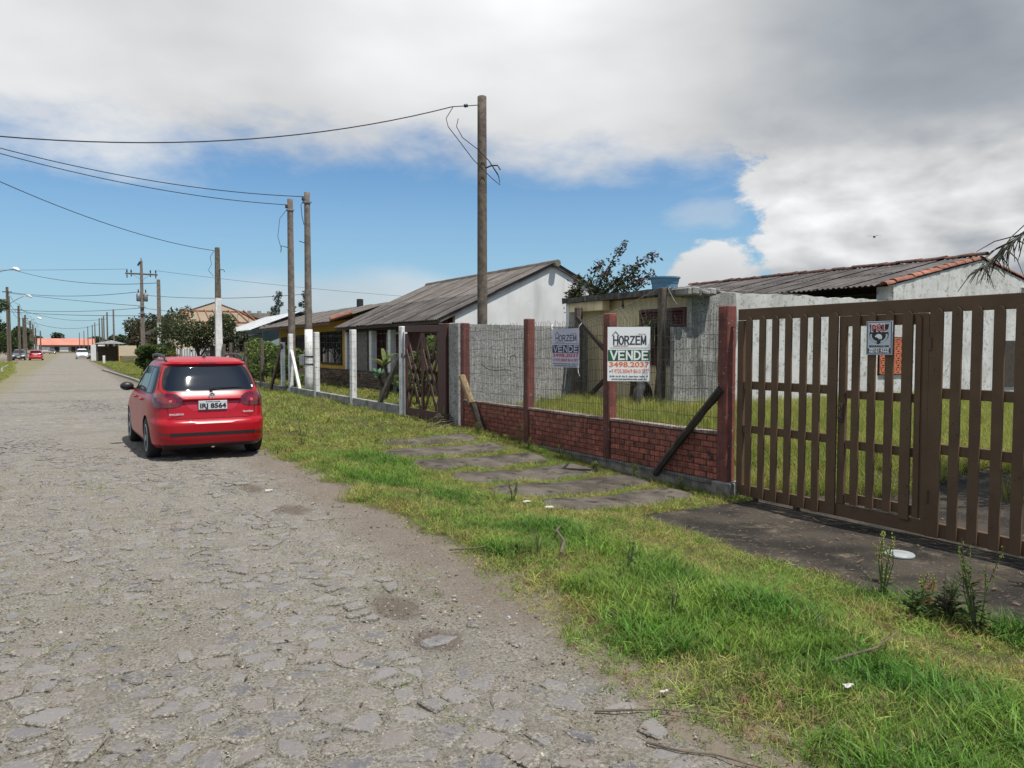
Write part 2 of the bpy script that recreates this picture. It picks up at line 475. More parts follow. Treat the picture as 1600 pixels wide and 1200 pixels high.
M_['stucco_light'] = pmat('pale mould speckled stucco', (.60, .595, .56), (.47, .465, .43), 1.2, .4, .7, streak=((.14, .135, .12), .32, 3.1), spots=((.20, .195, .175), 8, .50, .72), rough=.95, bump=.8, bscale=60, bdist=.02)
M_['stucco_grey'] = pmat('spattered grey render', (.43, .425, .40), (.30, .295, .275), 2.0, .3, .7, streak=((.14, .135, .12), .5, 6), spots=((.17, .165, .15), 19, .48, .62), chips=((.50, .49, .46), 24, .62), rough=.95, bump=1.0, bscale=50, bdist=.03)
M_['red'] = pmat('flaking oxide red paint', (.20, .055, .04), (.13, .038, .03), 6, chips=((.32, .26, .22), 24, .635), streak=((.04, .02, .018), .6, 7), rough=.72, bump=.3)
M_['brick'] = pmat('red washed brick', (.42, .13, .082), (.27, .085, .06), 9, spots=((.055, .03, .025), 5, .52, .7), rnd=.55, rough=.85, bump=.6, bscale=45)
M_['mortar'] = pmat('dark sooty mortar', (.13, .05, .036), (.07, .032, .025), 9, rough=.95)
M_['coping'] = pmat('pale worn coping', (.36, .29, .25), (.18, .11, .09), 8, rough=.9, bump=.4)
M_['gate'] = pmat('brown gate enamel', (.120, .073, .042), (.098, .060, .035), 3, spots=((.035, .024, .018), 9, .64, .75), chips=((.065, .038, .024), 19, .655), rough=.6, bump=.12, bscale=14, spec=.25)
M_['rust'] = pmat('rusted steel', (.10, .05, .03), (.05, .032, .024), 20, rough=.8)
M_['lattice'] = pmat('dark red stained timber', (.105, .028, .02), (.07, .022, .017), 8, grain=((.045, .015, .012), (6, 6, .6), 12), rough=.6, bump=.25)
M_['wood'] = pmat('silvery old timber', (.17, .135, .10), (.10, .08, .06), 6, grain=((.05, .04, .032), (9, 9, .5), 9), rough=.9, bump=.4)
M_['wood_dark'] = pmat('blackened timber', (.032, .023, .016), (.062, .047, .034), 8, grain=((.022, .018, .014), (9, 9, .7), 9), rough=.9, bump=.4)
M_['wood_pale'] = pmat('bare yellow timber', (.33, .245, .13), (.22, .16, .085), 6, grain=((.2, .13, .06), (8, 8, .6), 12), rough=.85, bump=.3)
M_['wire'] = pmat('dull galvanised wire', (.05, .048, .045), (.03, .025, .022), 15, rough=.7)
M_['cable'] = pmat('black cable', (.018, .018, .02), rough=.6)
M_['steel'] = pmat('grey galvanised fitting', (.30, .31, .32), (.2, .2, .2), 10, rough=.5, metal=.6)
M_['fibro'] = pmat('blackened fibre cement', (.058, .05, .046), (.115, .103, .094), 1.3, .38, .66, streak=((.04, .036, .034), .5, 4), spots=((.27, .255, .24), 3.2, .6, .76), rough=.95, bump=.5, rnd=.3)
M_['fibro_mid'] = pmat('grey fibre cement', (.155, .135, .118), (.10, .087, .076), 1.8, spots=((.30, .285, .27), 4, .6, .75), rough=.95, bump=.4, rnd=.3)
M_['fibro_pale'] = pmat('pale corrugated sheet', (.52, .53, .53), (.40, .41, .40), 2, rough=.6, rnd=.15)
M_['terra'] = pmat('terracotta tile', (.33, .13, .078), (.22, .085, .052), 6, spots=((.09, .06, .05), 14, .57, .7), rough=.85, bump=.4, rnd=.5)
M_['terra_dark'] = pmat('sooty ridge tile', (.17, .07, .05), (.085, .05, .04), 5, spots=((.045, .036, .03), 10, .5, .65), rough=.9, bump=.4, rnd=.5)
M_['terra_block'] = pmat('orange clay block', (.52, .155, .075), (.42, .12, .06), 6, rough=.85, rnd=.2)
M_['yellow'] = pmat('ochre wall paint', (.64, .39, .06), (.55, .32, .05), 1.5, streak=((.26, .15, .04), .4, 4), rough=.85)
M_['cream'] = pmat('cream wall paint', (.80, .68, .43), (.74, .62, .38), 1.2, streak=((.25, .2, .12), .4, 4), rough=.85)
M_['beige'] = pmat('beige wall paint', (.60, .49, .34), (.53, .43, .30), .6, rough=.88)
M_['blue_wall'] = pmat('pale blue wall paint', (.30, .40, .42), (.24, .33, .35), 1, rough=.85)
M_['brown_in'] = pmat('brown porch wall', (.095, .038, .026), (.07, .03, .022), 2, rough=.8)
M_['kerb_white'] = pmat('stained white kerb render', (.30, .29, .27), (.16, .155, .14), 3, streak=((.06, .057, .05), .7, 6), rough=.9, bump=.4)
M_['shutter'] = pmat('wine red shutter', (.105, .024, .022), (.075, .02, .018), 5, rough=.6)
M_['dark'] = pmat('unlit room', (.02, .018, .017), rough=.9)
M_['soot'] = pmat('mould black slab edge', (.09, .083, .075), (.05, .046, .042), 6, streak=((.3, .28, .25), .5, 8), rough=.95, bump=.6)
M_['wallstone'] = pmat('brown ledge stone', (.155, .108, .07), (.085, .06, .042), 5, rnd=.9, rough=.9, bump=.5)
M_['tank'] = pmat('faded blue plastic', (.10, .23, .34), (.08, .19, .29), 3, rough=.55)
M_['timber_red'] = pmat('new reddish rafter timber', (.30, .11, .055), (.22, .08, .045), 5, rough=.8)
M_['block'] = pmat('raw grey blockwork', (.25, .23, .20), (.18, .165, .145), 2, rough=.95)
M_['bark'] = pmat('brown bark', (.085, .06, .042), (.05, .038, .028), 10, rough=.95, bump=.5)
M_['stem'] = pmat('green stem', (.09, .12, .035), (.07, .085, .03), 8, rough=.7)
M_['twig'] = pmat('dry twig', (.15, .115, .08), (.085, .065, .048), 14, rough=.95)
M_['glass'] = pmat('dark window glass', (.010, .011, .015), rough=.022, spec=.6)
M_['glass_side'] = pmat('tinted side glass', (.012, .013, .014), rough=.05, spec=.12)
M_['tyre'] = pmat('tyre rubber', (.016, .016, .016), rough=.8)
M_['rubber_old'] = pmat('dusty black rubber', (.028, .028, .028), (.045, .043, .04), 6, rough=.85)
M_['trim'] = pmat('black plastic trim', (.014, .014, .015), rough=.45)
M_['alloy'] = pmat('silver alloy', (.55, .56, .57), rough=.3, metal=.8)
M_['chrome'] = pmat('chrome', (.75, .75, .76), rough=.12, metal=1)
M_['lens'] = pmat('dark red lamp lens', (.10, .003, .007), (.07, .003, .005), 9, rough=.12, coat=1)
M_['headlamp'] = pmat('clear headlamp', (.6, .62, .64), rough=.1, spec=.8)
M_['plate'] = pmat('grey number plate', (.55, .56, .56), rough=.5)
M_['sign_white'] = pmat('white printed board', (.86, .86, .85), rough=.5)
M_['banner'] = pmat('lilac white vinyl', (.50, .50, .60), (.45, .45, .55), 4, rough=.5)
M_['ink'] = pmat('black ink', (.018, .018, .02), rough=.5)
M_['ink_soft'] = pmat('dark grey ink', (.045, .045, .055), rough=.5)
M_['ink_green'] = pmat('green ink', (.02, .105, .04), rough=.5)
M_['ink_navy'] = pmat('navy ink', (.018, .02, .05), rough=.5)
M_['ink_orange'] = pmat('orange ink', (.80, .19, .04), rough=.5)
M_['ink_red'] = pmat('crimson ink', (.42, .035, .07), rough=.5)
M_['ink_brown'] = pmat('tan ink', (.42, .27, .16), rough=.5)
M_['sign_grey'] = pmat('pale grey sign sheet', (.52, .56, .62), rough=.4)
M_['sign_red'] = pmat('sign red', (.55, .02, .03), rough=.4)
M_['plastic'] = pmat('milky plastic lid', (.33, .35, .35), rough=.35)
M_['paper'] = pmat('scrap of white litter', (.42, .41, .38), rough=.8)
M_['grass'] = leafmat('lush grass', (.068, .170, .018), (.145, .238, .030), 1.1, .28, 1.2)
M_['grass_dry'] = leafmat('yellowed grass', (.275, .275, .07), (.17, .255, .042), 1.6, .22, 1.1, c3=(.26, .16, .085))
M_['grass_lawn'] = leafmat('lawn grass', (.185, .235, .04), (.285, .28, .065), .8, .25, .9)
M_['grass_tall'] = leafmat('tall yard grass', (.235, .275, .055), (.32, .32, .08), .9, .45, .6)
M_['leaf'] = leafmat('shrub leaf', (.055, .105, .025), (.11, .155, .035), 2.5, .35, .5)
M_['leaf_dark'] = leafmat('dark purple green leaf', (.034, .056, .02), (.068, .084, .032), 2.0, .25, .5, c3=(.10, .05, .05))
M_['leaf_bougain'] = leafmat('bougainvillea leaf', (.04, .07, .02), (.08, .105, .03), 3, .3, .6, c3=(.15, .06, .035))
M_['flower'] = leafmat('magenta bract', (.16, .025, .07), (.10, .02, .05), 4, .3, .4)
M_['flower_orange'] = leafmat('orange bract', (.30, .09, .04), (.22, .06, .03), 4, .3, .4)
M_['leaf_scrub'] = leafmat('brown scrub leaf', (.085, .066, .034), (.06, .06, .025), .35, .25, .4)
M_['leaf_tree'] = leafmat('dark tree leaf', (.022, .038, .014), (.05, .075, .022), .5, .3, .4)
M_['leaf_fir'] = leafmat('blue green needle', (.045, .065, .045), (.06, .08, .05), 1, .2, .4)
M_['leaf_strap'] = leafmat('pale strap leaf', (.14, .19, .05), (.22, .25, .09), 6, .4, .4)
M_['leaf_agave'] = leafmat('grey green rosette leaf', (.10, .20, .12), (.16, .27, .16), 5, .25, .3)
M_['needle'] = leafmat('dark drooping needle', (.03, .035, .022), (.05, .05, .03), 5, .2, .4)
M_['paint_red'] = pmat('metallic red car paint', (.36, .003, .011), rough=.32, coat=.22, spec=.35)
M_['paint_white'] = pmat('white car paint', (.72, .73, .74), rough=.3, coat=1)
M_['paint_dark'] = pmat('dark grey car paint', (.03, .033, .038), rough=.3, coat=1)
M_['paint_red2'] = pmat('bright red car paint', (.52, .015, .02), rough=.3, coat=1)

# ================================================================== GROUND AND ROAD
def axis(*segs):
    out = []
    for a, b, st in segs:
        n = max(1, int(round((b - a) / st)))
        out += list(np.linspace(a, b, n, endpoint=False))
    return np.array(out + [segs[-1][1]])
gx = axis((-900, -60, 120), (-60, -10, 10), (-10, -2, .8), (-2, 2, .5), (2, 8, .15), (8, 14, .5), (14, 60, 6), (60, 900, 120))
gy = axis((-400, -20, 95), (-20, 0, 4), (0, 18, .2), (18, 50, .8), (50, 120, 5), (120, 400, 20), (400, 2600, 200))
GX, GY = np.meshgrid(gx, gy)
GZ = terr(GX, GY)
er = edge_r(GY); elf = edge_l(GY)
inside = ssf(0, .25, GX - elf) * (1 - ssf(-.25, 0.02, GX - er)) * (1 - ssf(325, 330, GY)) * ssf(-30, -20, GY)
GZ = GZ - .05 * inside
gb = MB()
gb.sheet([[(GX[i, j], GY[i, j], GZ[i, j]) for j in range(GX.shape[1])] for i in range(GX.shape[0])])
ground = gb.build('ground', M_['ground'], smooth=True)
tag(ground, 'flat earth and turf plain either side of the street', kind='structure')

ry = axis((-20, 1, 3), (1, 8, .032), (8, 14, .06), (14, 30, .3), (30, 120, 3), (120, 330, 15))
nu = 150
rows = []
for y in ry:
    a = float(edge_l(y)) - .12; b = float(edge_r(y)) + .12
    xs = np.linspace(a, b, nu)
    z = .006 + .006 * wob(xs, xs * 0 + y, 5) + .0055 * wob(xs, xs * 0 + y, 15) + .004 * wob(xs, xs * 0 + y, 37) + .012 * wob(xs, xs * 0 + y, .8)
    # crown of the road falls off and ends under the verge
    z = z - .03 * ssf(-.14, .0, xs - b) - .03 * ssf(-.14, 0, a - xs)
    for hx, hy, rx_, ry_ in ((1.8, 4.62, .2, .35), (1.8, 3.97, .18, .22), (1.86, 9.45, .2, .4)):
        z = z - .035 * np.exp(-((xs - hx) / rx_) ** 2 - ((y - hy) / ry_) ** 2)
    if y > 14: z = .006 + 0 * xs
    rows.append([(xs[k], y, z[k]) for k in range(nu)])
rb = MB(); rb.sheet(rows)
road = rb.build('road', M_['road'], smooth=True)
tag(road, 'worn grey cobbled street with grit between the stones', kind='structure')
def road_z(x, y): return .006 + .012 * float(wob(x, y, .8))

def clip(poly, nx, ny, d):
    out = []
    n = len(poly)
    for i in range(n):
        a = poly[i]; b = poly[(i + 1) % n]
        da = a[0] * nx + a[1] * ny - d; db = b[0] * nx + b[1] * ny - d
        if da <= 0: out.append(a)
        if (da < 0 < db) or (db < 0 < da):
            t = da / (da - db); out.append((a[0] + (b[0] - a[0]) * t, a[1] + (b[1] - a[1]) * t))
    return out
CF = Vector((math.sin(rad(30)), math.cos(rad(30)), 0)); CR = Vector((math.cos(rad(30)), -math.sin(rad(30)), 0))
def in_view(x, y, m=0.0):
    d = x * CF.x + y * CF.y
    l = x * CR.x + y * CR.y
    return d > 2.4 and abs(l) < d * .667 + m
S_ = .165
nxs, nys = int(5.6 / S_), int(27 / S_)
seeds = {}
for i in range(-2, nxs + 2):
    for j in range(-2, nys + 2):
        seeds[i, j] = (-3.0 + (i + .5 * (j % 2) + rng.uniform(-.47, .47)) * S_, 1.2 + (j + rng.uniform(-.47, .47)) * S_)
cells = []
for i in range(nxs):
    for j in range(nys):
        c = seeds[i, j]
        if c[0] > float(edge_r(c[1])) - .05 or not in_view(c[0], c[1], 1.5): continue
        buried = float(wob(c[0], c[1], 1.1)) * .45 + rng.uniform(-.5, .5) + .75 * float(ssf(1.6, 2.3, c[0])) + .02
        if buried > .42: continue
        if any((c[0] - hx) ** 2 + ((c[1] - hy) * .7) ** 2 < .07 for hx, hy in ((1.8, 4.62), (1.8, 3.97), (1.86, 9.45))): continue
        poly = [(-.3, -.3), (.3, -.3), (.3, .3), (-.3, .3)]
        g_ = rng.uniform(.008, .034) * (1 + .6 * max(0, buried))
        for a in range(-2, 3):
            for b in range(-2, 3):
                if a == 0 and b == 0: continue
                o = seeds.get((i + a, j + b))
                if o is None: continue
                dx, dy = o[0] - c[0], o[1] - c[1]; L = math.hypot(dx, dy)
                if L < .02: continue
                poly = clip(poly, dx / L, dy / L, max(.02, L / 2 - g_))
                if len(poly) < 3: break
        if len(poly) < 3: continue
        # drop slivers
        q = []
        for k, p in enumerate(poly):
            r_ = poly[(k + 1) % len(poly)]
            if math.hypot(p[0] - r_[0], p[1] - r_[1]) > .022: q.append((p[0] + rng.uniform(-.014, .014), p[1] + rng.uniform(-.014, .014)))
        if len(q) < 3: continue
        cells.append((c, q, buried))
CORE = []
def stone_geo(poly, z, c, mb):
    n = len(poly)
    tx, ty = rng.uniform(-.03, .03), rng.uniform(-.03, .03)
    vs = []
    for sc_, dz in ((1.0, -.035), (1.0, -.004), (.86, .0035), (.5, .006)):
        for p in poly:
            x, y = p[0] * sc_, p[1] * sc_
            vs.append((x + c[0], y + c[1], z + dz + x * tx + y * ty + rng.uniform(-.0015, .0015)))
    vs.append((c[0], c[1], z + .006)); CORE.extend([0.0] * n + [.1] * n + [.7] * n + [1.0] * n + [1.0])
    fs = []
    for L in range(3):
        for k in range(n):
            k2 = (k + 1) % n
            fs.append((L * n + k, L * n + k2, (L + 1) * n + k2, (L + 1) * n + k))
    fs += [(3 * n + k, 3 * n + (k + 1) % n, 4 * n) for k in range(n)]
    mb.add(vs, fs)
    return len(vs)
vis = sorted([c for c in cells if in_view(*c[0])], key=lambda c: c[0][0] ** 2 + c[0][1] ** 2)
first = set(id(c) for c in vis[:296])
rest = MB(); shade = []
def stone_top(c, bur):
    return road_z(*c) + .0035 - .014 * max(0, bur + .1) + rng.uniform(-.005, .006)
for c in cells:
    zt = stone_top(c[0], c[2])
    if id(c) in first:
        mb = MB(); k0 = len(CORE); stone_geo(c[1], zt - road_z(*c[0]), (0, 0), mb)
        o = mb.build('stone', M_['stone'], road, smooth=False)
        at = o.data.attributes.new('core', 'FLOAT', 'POINT'); at.data.foreach_set('value', CORE[k0:]); del CORE[k0:]
        o.location = (c[0][0], c[0][1], road_z(*c[0]))
    else:
        n = stone_geo(c[1], zt, c[0], rest); shade += [rng.random()] * n
o = rest.build('paving_stones', M_['stone'], road); o['kind'] = 'stuff'
at = o.data.attributes.new('shade', 'FLOAT', 'POINT'); at.data.foreach_set('value', shade)
at = o.data.attributes.new('core', 'FLOAT', 'POINT'); at.data.foreach_set('value', CORE)

# pale slab lying in the hollow of the sandy edge
def rough_plate(name, poly, th, mat, parent=None, loc=(0, 0, 0), jit=.01):
    mb = MB(); n = len(poly)
    vs = [(x, y, -th) for x, y in poly] + [(x, y, 0) for x, y in poly] + [(x * .9, y * .9, .006) for x, y in poly] + [(0, 0, .008)]
    vs = [(x + rng.uniform(-jit, jit) * .3, y + rng.uniform(-jit, jit) * .3, z) for x, y, z in vs]
    fs = [(L * n + k, L * n + (k + 1) % n, (L + 1) * n + (k + 1) % n, (L + 1) * n + k) for L in range(2) for k in range(n)]
    fs += [(2 * n + k, 2 * n + (k + 1) % n, 3 * n) for k in range(n)]
    mb.add(vs, fs)
    o = mb.build(name, mat, parent); o.location = loc; return o
ragged = lambda n, rx, ry, j=.2: [(rx * math.cos(6.283 * k / n) * rng.uniform(1 - j, 1 + j), ry * math.sin(6.283 * k / n) * rng.uniform(1 - j, 1 + j)) for k in range(n)]
rough_plate('stone', ragged(10, .115, .07), .03, pmat('pale patch concrete', (.21, .20, .19), (.14, .135, .13), 14, rough=.9, bump=.8), road, (1.8, 3.97, -.026))['label'] = 'pale flat stone in a brown hollow'

# ---- far kerb on the right and on the left
def kerb_run(name, pts, label):
    r = thing(name, None, None, (0, 0, 0)); tag(r, label, kind='structure')
    for a, b in zip(pts[:-1], pts[1:]):
        a = Vector(a); b = Vector(b); n = max(1, int((b - a).length / 1.5)); 
        for k in range(n):
            p = a.lerp(b, k / n); q = a.lerp(b, (k + 1) / n); dd = (q - p).normalized() * .02
            MB().bar(p + dd, q - dd, .14, .2).build('kerb_stone', M_['kerb'], r, bevel=.015)
    return r
kerb_run('kerb', [(3.02, 36, .02), (2.95, 43, .03), (2.7, 52, .03), (2.25, 66, .03)], 'pale kerb stones along the right lawn beyond the red car')
kerb_run('kerb', [(-3.9, 62, .03), (-4.6, 73, .03), (-5.05, 88, .03)], 'pale kerb stones at the far left edge of the street')

# ---- driveway and cast strips
dl = [(6.62, 5.35), (6.4, 5.2), (5.8, 5.1), (5.25, 5.06), (4.6, 5.0), (3.8, 5.02), (3.35, 5.1), (2.6, 5.25), (1.5, 5.4), (.3, 5.5), (-2, 5.5)]
dys = np.array([p[0] for p in dl])[::-1]; dxs = np.array([p[1] for p in dl])[::-1]
rows = []
for y in np.arange(-2, 6.63, .11):
    x0 = float(np.interp(y, dys, dxs)) + .05 * float(wob(y * 2, 1.0, 1.5)); x1 = 10.6
    xs = np.linspace(x0, x1, 46)
    zz = terr(xs, xs * 0 + y) + .012 + .006 * wob(xs, xs * 0 + y, 2.2)
    zz[0] -= .04
    if y > 6.5: zz -= .03
    rows.append([(xs[k], y, zz[k]) for k in range(46)])
db = MB(); db.sheet(rows)
tag(db.build('driveway', M_['drive'], smooth=True), 'black stained concrete driveway leading under the brown gate', kind='structure')
pave = thing('pavement', None, None); tag(pave, 'row of mossy concrete strips set in grass before the mesh fence', kind='structure')
STR = [(12.45, 12.62, 4.6, 6.5), (11.2, 11.5, 4.2, 6.5), (10.12, 10.4, 4.25, 6.6), (9.02, 9.3, 4.35, 6.75), (7.98, 8.2, 4.4, 6.85), (7.1, 7.22, 4.5, 6.7)]
WID = [.80, .72, .72, .76, .70, .58]
for (ya, yb, xa, xb), w in zip(STR, WID):
    mb = MB(); n = 16; rr = []
    for off, dz in ((-w / 2 - .02, -.06), (-w / 2, .0), (-w / 2 + .05, .022), (0, .026), (w / 2 - .05, .022), (w / 2, 0), (w / 2 + .02, -.06)):
        row = []
        for k in range(n + 1):
            u = k / n; x = xa + (xb - xa) * u
            endf = min(1, min(u, 1 - u) * 9) ** .5
            y = ya + (yb - ya) * u + off * (.55 + .45 * endf) + .035 * float(wob(x * 3, off * 2 + ya * 4, 1))
            z = float(terr(x, y)) + .028 + dz * (1 if 0 < k < n else 0) - (.05 if k in (0, n) else 0) + .006 * float(wob(x, y, 4))
            row.append((x, y, z))
        rr.append(row)
    mb.sheet(rr)
    mb.build('slab', M_['slab'], pave, smooth=True)

# ================================================================== GRASS
def tuft(name, nb, hmin, hmax, wid, spread, lean, mat, segs=3, seed=0):
    r = random.Random(seed); mb = MB()
    for _ in range(nb):
        a = r.uniform(0, 6.283); d = spread * math.sqrt(r.random()); bx, by = d * math.cos(a), d * math.sin(a)
        la = r.uniform(0, 6.283); h = r.uniform(hmin, hmax); ln = h * lean * r.uniform(.3, 1.3); w = wid * r.uniform(.7, 1.2)
        px, py = -math.sin(la) * w / 2, math.cos(la) * w / 2
        vs = []
        for s in range(segs + 1):
            u = s / segs; k = 1 - u ** 1.5 * .97
            x = bx + math.cos(la) * ln * u * u; y = by + math.sin(la) * ln * u * u; z = h * u * (1 - .25 * lean * u) - .01
            vs += [(x - px * k, y - py * k, z), (x + px * k, y + py * k, z)]
        mb.add(vs, [(2 * s, 2 * s + 1, 2 * s + 3, 2 * s + 2) for s in range(segs)])
    me = mb.mesh(name, mat)
    return bpy.data.objects.new(name, me)     # source only, never linked to the scene

def scatter(name, label, pts, scales, sources, smin_tilt=.15, kind='stuff', parent=None):
    """points -> instances of the source tufts through geometry nodes"""
    pts = np.asarray(pts, float); n = len(pts)
    me = bpy.data.meshes.new(name); me.from_pydata(pts.tolist(), [], [])
    rot = np.column_stack([nrg.normal(0, smin_tilt, n), nrg.normal(0, smin_tilt, n), nrg.uniform(0, 6.283, n)]).astype(np.float32)
    a = me.attributes.new('rot', 'FLOAT_VECTOR', 'POINT'); a.data.foreach_set('vector', rot.ravel())
    a = me.attributes.new('sc', 'FLOAT', 'POINT'); a.data.foreach_set('value', np.asarray(scales, np.float32))
    which = nrg.integers(0, len(sources), n).astype(np.int32)
    a = me.attributes.new('which', 'INT', 'POINT'); a.data.foreach_set('value', which)
    ob = link(name, me, parent)
    tree = bpy.data.node_groups.new(name, 'GeometryNodeTree')
    tree.interface.new_socket('Geometry', in_out='INPUT', socket_type='NodeSocketGeometry')
    tree.interface.new_socket('Geometry', in_out='OUTPUT', socket_type='NodeSocketGeometry')
    N = tree.nodes; L = tree.links
    gi = N.new('NodeGroupInput'); go = N.new('NodeGroupOutput'); jn = N.new('GeometryNodeJoinGeometry')
    def named(nm, typ):
        q = N.new('GeometryNodeInputNamedAttribute'); q.data_type = typ; q.inputs[0].default_value = nm; return q.outputs[0]
    rt, scn, wh = named('rot', 'FLOAT_VECTOR'), named('sc', 'FLOAT'), named('which', 'INT')
    for k, s in enumerate(sources):
        oi = N.new('GeometryNodeObjectInfo'); oi.inputs['Object'].default_value = s
        cmp_ = N.new('FunctionNodeCompare'); cmp_.data_type = 'INT'; cmp_.operation = 'EQUAL'
        ins = [i for i in cmp_.inputs if i.type == 'INT']
        L.new(wh, ins[0]); ins[1].default_value = k
        ip = N.new('GeometryNodeInstanceOnPoints')
        L.new(gi.outputs[0], ip.inputs['Points']); L.new(cmp_.outputs[0], ip.inputs['Selection'])
        L.new(oi.outputs['Geometry'], ip.inputs['Instance']); L.new(rt, ip.inputs['Rotation']); L.new(scn, ip.inputs['Scale'])
        L.new(ip.outputs[0], jn.inputs[0])
    L.new(jn.outputs[0], go.inputs[0])
    md = ob.modifiers.new('scatter', 'NODES'); md.node_group = tree
    tag(ob, label, kind=kind)
    return ob

def on_strip(x, y, grow=0.0):
    r = np.zeros(len(x), bool)
    for (ya, yb, xa, xb), w in zip(STR, WID):
        u = (x - xa) / (xb - xa)
        yc = ya + (yb - ya) * u
        ww = w / 2 * (.55 + .45 * np.minimum(1, np.clip(np.minimum(u, 1 - u), 0, 1) * 9) ** .5) + grow
        r |= (u > 0) & (u < 1) & (np.abs(y - yc) < ww + .03 * wob(x * 2, y * 2, 2))
    return r
def on_drive(x, y, grow=0.0):
    x0 = np.interp(y, dys, dxs) + .10 * wob(x, y, 2.4) - grow
    return (y < 6.6 + grow) & (x > x0) & (x < 10.5)
def cand(n, x0, x1, y0, y1):
    return nrg.uniform(x0, x1, n), nrg.uniform(y0, y1, n)
def keepview(x, y, m=1.2):
    d = x * CF.x + y * CF.y; l = x * CR.x + y * CR.y
    return (d > .8) & (np.abs(l) < d * .667 + m)
lush = [tuft('tuft', 12, .05, .12, .0065, .05, .9, M_['grass'], seed=1), tuft('tuft', 10, .07, .17, .007, .05, 1.0, M_['grass'], seed=2), tuft('tuft', 14, .04, .09, .0055, .06, 1.1, M_['grass'], seed=3),
        tuft('tuft', 8, .08, .14, .010, .04, .9, M_['grass'], seed=31)]
lush += [tuft('tuft', 9, .012, .045, .035, .04, 2.2, M_['leaf'], seed=32)]
dry = [tuft('tuft', 16, .02, .06, .0045, .06, 1.5, M_['grass_dry'], seed=4), tuft('tuft', 14, .015, .045, .005, .06, 1.8, M_['grass_dry'], seed=5), tuft('tuft', 8, .03, .10, .004, .05, 1.0, M_['grass_dry'], seed=6)]
lawn = [tuft('tuft', 16, .03, .08, .009, .10, 1.1, M_['grass_lawn'], 2, seed=7), tuft('tuft', 14, .03, .10, .009, .10, 1.0, M_['grass_lawn'], 2, seed=8)]
tall = [tuft('tuft', 16, .15, .42, .010, .10, .6, M_['grass_tall'], seed=9), tuft('tuft', 14, .12, .34, .011, .12, .8, M_['grass_tall'], seed=10)]
def lushness(x, y):
    e = edge_r(y)
    a = ssf(.12, .45, x - e) * (1 - ssf(3.7, 4.5, x + .25 * wob(x, y, 1.1)))
    a = np.maximum(a, ssf(3.0, 3.4, x) * (1 - ssf(2.6, 4.2, y)))
    a = a * ssf(-.55, .25, wob(x, y, 1.0) + .35) * (1 - ssf(11.0, 12.5, y))
    return np.clip(a, 0, 1)
# lush verge
x, y = cand(80000, 2.2, 7.0, .6, 13)
ls = lushness(x, y)
dist = np.hypot(x, y)
k = keepview(x, y) & (nrg.random(len(x)) < ls * np.clip(1.15 - dist / 18, .35, 1)) & ~on_strip(x, y, -.02) & ~on_drive(x, y, .02)
x, y = x[k], y[k]
scl = nrg.uniform(.5, 1.05, len(x)) * (.55 + .6 * ssf(0, .8, lushness(x, y))) * (.8 + .25 * wob(x, y, 2.2)) * (1 + .35 * ssf(3.3, 4.2, x) * (1 - ssf(2.5, 4.5, y)))
scatter('verge_grass', 'lush green grass growing along the street verge', np.column_stack([x, y, terr(x, y)]), scl, lush)
# dry short grass everywhere else on the verge
x, y = cand(120000, 2.0, 7.1, .6, 14)
ls = lushness(x, y); e = edge_r(y)
fr = ssf(-.08, .12 + .3 * (1 - ssf(2.5, 4.5, y)), x - e + .12 * wob(x, y, 2.6)) * (1 - .4 * ls) * (.6 + .4 * ssf(-.7, .3, wob(x, y, 2.0)))
k = keepview(x, y) & (nrg.random(len(x)) < fr) & ~on_strip(x, y, .0) & (~on_drive(x, y, -.10))
x, y = x[k], y[k]
scatter('dry_grass', 'short yellowed grass around the concrete strips and road edge', np.column_stack([x, y, terr(x, y)]), nrg.uniform(.5, 1.4, len(x)) * (.85 + .3 * wob(x, y, 3)), dry, .35)
# lawn further along the street
x, y = cand(30000, 2.4, 10.5, 11.0, 36)
fr = ssf(.0, .35, x - edge_r(y) + .2 * wob(x, y, 2)) * (.55 + .45 * ssf(-.8, .3, wob(x, y, 1.2))) * ssf(11.0, 13.0, y + .5 * wob(x, y, 1)) * np.clip(1.3 - y / 40, .3, 1)
inwall = (x > 6.95) & (x < 7.25) | ((x > 7) & (y < 17))
k = keepview(x, y) & (nrg.random(len(x)) < fr) & ~inwall
x, y = x[k], y[k]
scatter('lawn_grass', 'mown yellow green lawn beside the parked car', np.column_stack([x, y, terr(x, y)]), nrg.uniform(.5, 1.4, len(x)) * (1 + .02 * y) * (.85 + .3 * wob(x, y, 2.5)), lawn + dry[:1], .3)
x, y = cand(9000, 2.0, 9.5, 36, 110)
k = keepview(x, y) & (x > edge_r(y) + .5) & (nrg.random(len(x)) < np.clip(1.2 - y / 130, .2, 1))
x, y = x[k], y[k]
x2, y2 = cand(7000, -9, -2.6, 34, 110)
k = (x2 < edge_l(y2) - .1) & keepview(x2, y2, .5); x2, y2 = x2[k], y2[k]
x = np.concatenate([x, x2]); y = np.concatenate([y, y2])
scatter('far_grass', 'grass along both sides of the far street', np.column_stack([x, y, terr(x, y)]), nrg.uniform(1.6, 3.0, len(x)), lawn, .25)
# uncut yard behind the gate and mesh fence
x, y = cand(26000, 7.5, 21, 2.0, 16)
fr = ssf(.35, 1.0, (x - 7.4) * .6 + .45 * wob(x, y, 1.1) + .12 * (y - 6.0))
k = keepview(x, y, .8) & (nrg.random(len(x)) < fr) & ~((x > 11.3) & (y > 12.6)) & ~((x < 9.6 + .5 * wob(x, y, 1.5)) & (y < 5.6))
x, y = x[k], y[k]
scatter('yard_grass', 'tall uncut grass in the yard behind the brown gate', np.column_stack([x, y, terr(x, y)]), nrg.uniform(.55, 1.1, len(x)), tall, .2)
